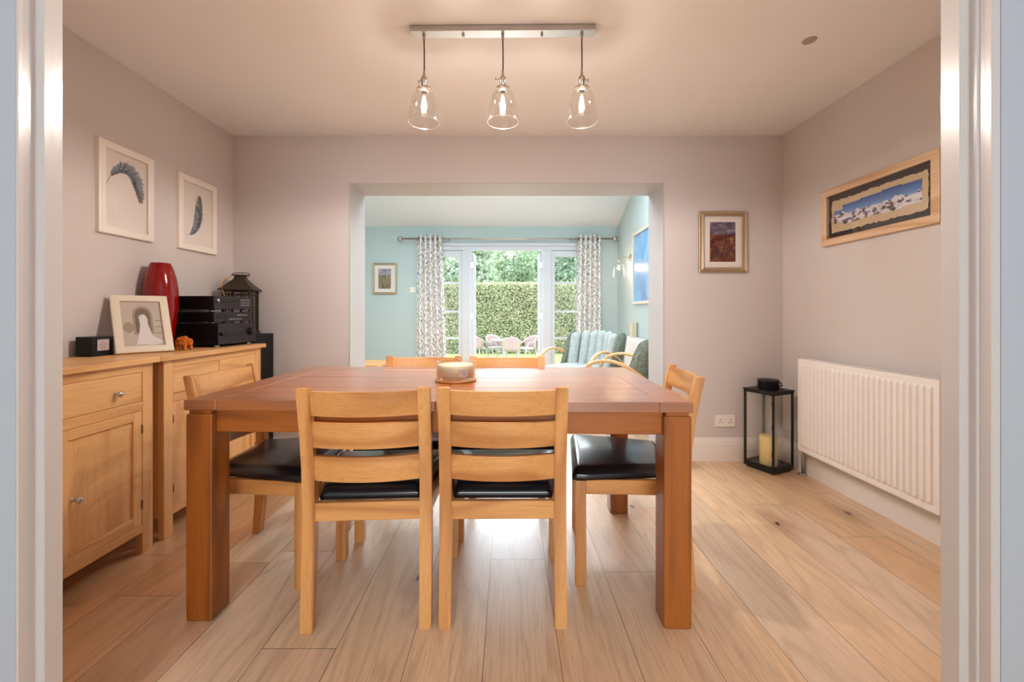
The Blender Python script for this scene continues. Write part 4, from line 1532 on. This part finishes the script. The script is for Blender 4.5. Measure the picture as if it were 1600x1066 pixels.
curtain('leaf print curtain hanging at the left of the French doors', fpt(652, yp), fpt(690, yp), 5, 1.0)
curtain('leaf print curtain hanging at the right of the French doors behind the armchair', fpt(902, yp), fpt(939, yp), 5, -0.3)

wl = thing('wall_lamp', 'lit glass shaded wall lamp on the garden room wall beside the blue painting', 'wall lamp', (GX1, 5.80, 1.84))
B().lathe([(0.04, 0), (0.045, 0.004), (0.042, 0.016), (0.012, 0.022), (0, 0.022)], (0, 0, 0.02), 24, M=Matrix.Rotation(-PI / 2, 4, 'Y')).build('back_plate', 'nickel', wl)
B().tube([(-0.02, 0, 0.02), (-0.10, 0, 0.03), (-0.155, 0, 0.02), (-0.165, 0, -0.005)], 0.006, 8).build('arm', 'nickel', wl)
B().lathe([(0.02, -0.06), (0.022, -0.055), (0.022, -0.015), (0.014, 0.0), (0, 0.002)], (-0.165, 0, 0), 20).build('socket', 'nickel', wl)
out = [(0.082, -0.25), (0.083, -0.245), (0.078, -0.15), (0.068, -0.09), (0.045, -0.06), (0.024, -0.05)]
prof = out + [(r - 0.002, z) for r, z in out[::-1]]
prof.append(prof[0])
B().lathe(prof, (-0.165, 0, 0), 32).build('glass_shade', 'shade_glass', wl)
bu = B().lathe([(0, -0.16), (0.015, -0.155), (0.026, -0.135), (0.026, -0.115), (0.014, -0.08), (0.012, -0.06)], (-0.165, 0, 0), 20).build('bulb', 'clear_glass', wl)
f = B()
for k in range(4):
    b = k * PI / 2
    f.tube([(-0.165 + 0.004 * math.cos(b), 0.004 * math.sin(b), -0.09), (-0.165 + 0.012 * math.cos(b), 0.012 * math.sin(b), -0.14)], 0.003, 6)
f.build('filament', 'filament', bu)
p = light('wall_lamp_glow', 'POINT', (-0.165, 0, -0.12), (0, 0, 0), 3.0, (1.0, 0.75, 0.5), shadow_soft_size=0.02)
p.parent = wl


def armchair(label, loc, rz):
    """faces local -y, origin on the floor under the middle of the back"""
    t = thing('armchair', label, 'armchair', loc, rz, 'sage green armchairs in the garden room')
    # channelled back: seven upright rolls on a curved plan, wings folding forward
    nch = 6
    hw = 0.33
    for k in range(nch):
        s = (k + 0.5) / nch * 2 - 1
        x = s * hw
        y = -0.16 * abs(s) ** 2.6
        hgt = 0.86 + 0.02 * (1 - s * s) - 0.03 * abs(s) ** 4
        r = 0.07
        n = 14
        pts, rr = [], []
        for j in range(n + 1):
            v = j / n
            z = 0.36 + (hgt - 0.36) * v
            pts.append((x * (1 + 0.06 * v), y + 0.12 * v - 0.02, z))
            rr.append(r * (1.0 if v < 0.88 else math.sqrt(max(0.02, 1 - ((v - 0.88) / 0.12) ** 2))))
        B().tube(pts, rr, 16, flat=0.86, up=(0, 1, 0)).build('back_channel', 'sage_tweed', t)
    # outer back shell

    def shell(u, v):
        s = -1.12 + 2.24 * u
        z = 0.3 + (0.835 - 0.3) * v - 0.05 * abs(s) ** 6 * v
        return (s * hw * (1 + 0.06 * v), -0.16 * min(1.3, abs(s) ** 2.6) + 0.12 * v + 0.025, z)
    o = B().grid(shell, 24, 12).build('outer_back', 'olive_tweed', t)
    md = o.modifiers.new('thickness', 'SOLIDIFY')
    md.thickness = 0.05
    md.offset = 0
    for s in (-1, 1):
        poly = [(-0.24, 0.36), (-0.02, 0.34), (0.10, 0.80), (0.085, 0.845), (0.05, 0.865), (0.0, 0.86), (-0.05, 0.83), (-0.09, 0.76), (-0.14, 0.62), (-0.2, 0.48)]
        a, b = sorted((s * (hw + 0.015), s * (hw + 0.065)))
        B().prism(poly, 0, a, b, 0.014, seg=3, smooth=True).build('wing', 'olive_tweed', t)
    B().box(-0.31, 0.31, -0.62, -0.06, 0.33, 0.475, 0.04, 4, smooth=True).build('seat_cushion', 'sage_tweed', t)
    B().box(-0.30, 0.30, -0.60, -0.03, 0.26, 0.328, 0.01, 2).build('seat_frame', 'birch', t)
    for s in (-1, 1):
        x = s * (hw + 0.055)
        pts = [(x, 0.02, 0.50), (x, -0.12, 0.60), (x, -0.28, 0.66), (x, -0.42, 0.655), (x, -0.53, 0.60), (x, -0.585, 0.50), (x, -0.59, 0.38), (x, -0.575, 0.2), (x, -0.57, 0.0)]
        # smooth the bentwood curve
        P = [Vector(p) for p in pts]
        for _ in range(2):
            Q = [P[0]]
            for a, b in zip(P, P[1:]):
                Q += [a * 0.75 + b * 0.25, a * 0.25 + b * 0.75]
            Q.append(P[-1])
            P = Q
        B().tube(P, 0.016, 10, flat=1.6).build('arm', 'birch', t)
        B().tube([(s * 0.27, 0.0, 0.30), (s * 0.29, 0.08, 0.0)], [0.022, 0.014], 10).build('rear_leg', 'birch', t)
    return t


ac = armchair('sage green channel back armchair farther from the dining room, by the curtain', (1.06, 5.12, 0), 0)
ac.rotation_euler = (0, 0, math.atan2(-0.77, 0.64))
copy_thing(ac, (1.36, 3.98, 0), R(-116), 'sage green armchair nearer the dining room, cut off by the opening')

cf = thing('side_table', 'low oak side table in the garden room at the left edge of the opening', 'side table', (-1.66, 4.5, 0))
B().box(-0.36, 0.34, -0.25, 0.25, 0.525, 0.56, 0.006, 2).build('tabletop', 'oak_x', cf)
B().box(-0.30, 0.28, -0.2, 0.2, 0.46, 0.525, 0.002).build('apron', 'oak_x', cf)
for sx in (-0.30, 0.28):
    for sy in (-0.2, 0.2):
        B().tube([(sx, sy, 0.5), (sx * 1.03, sy * 1.03, 0.0)], [0.024, 0.015], 10).build('leg', 'oak_z', cf)
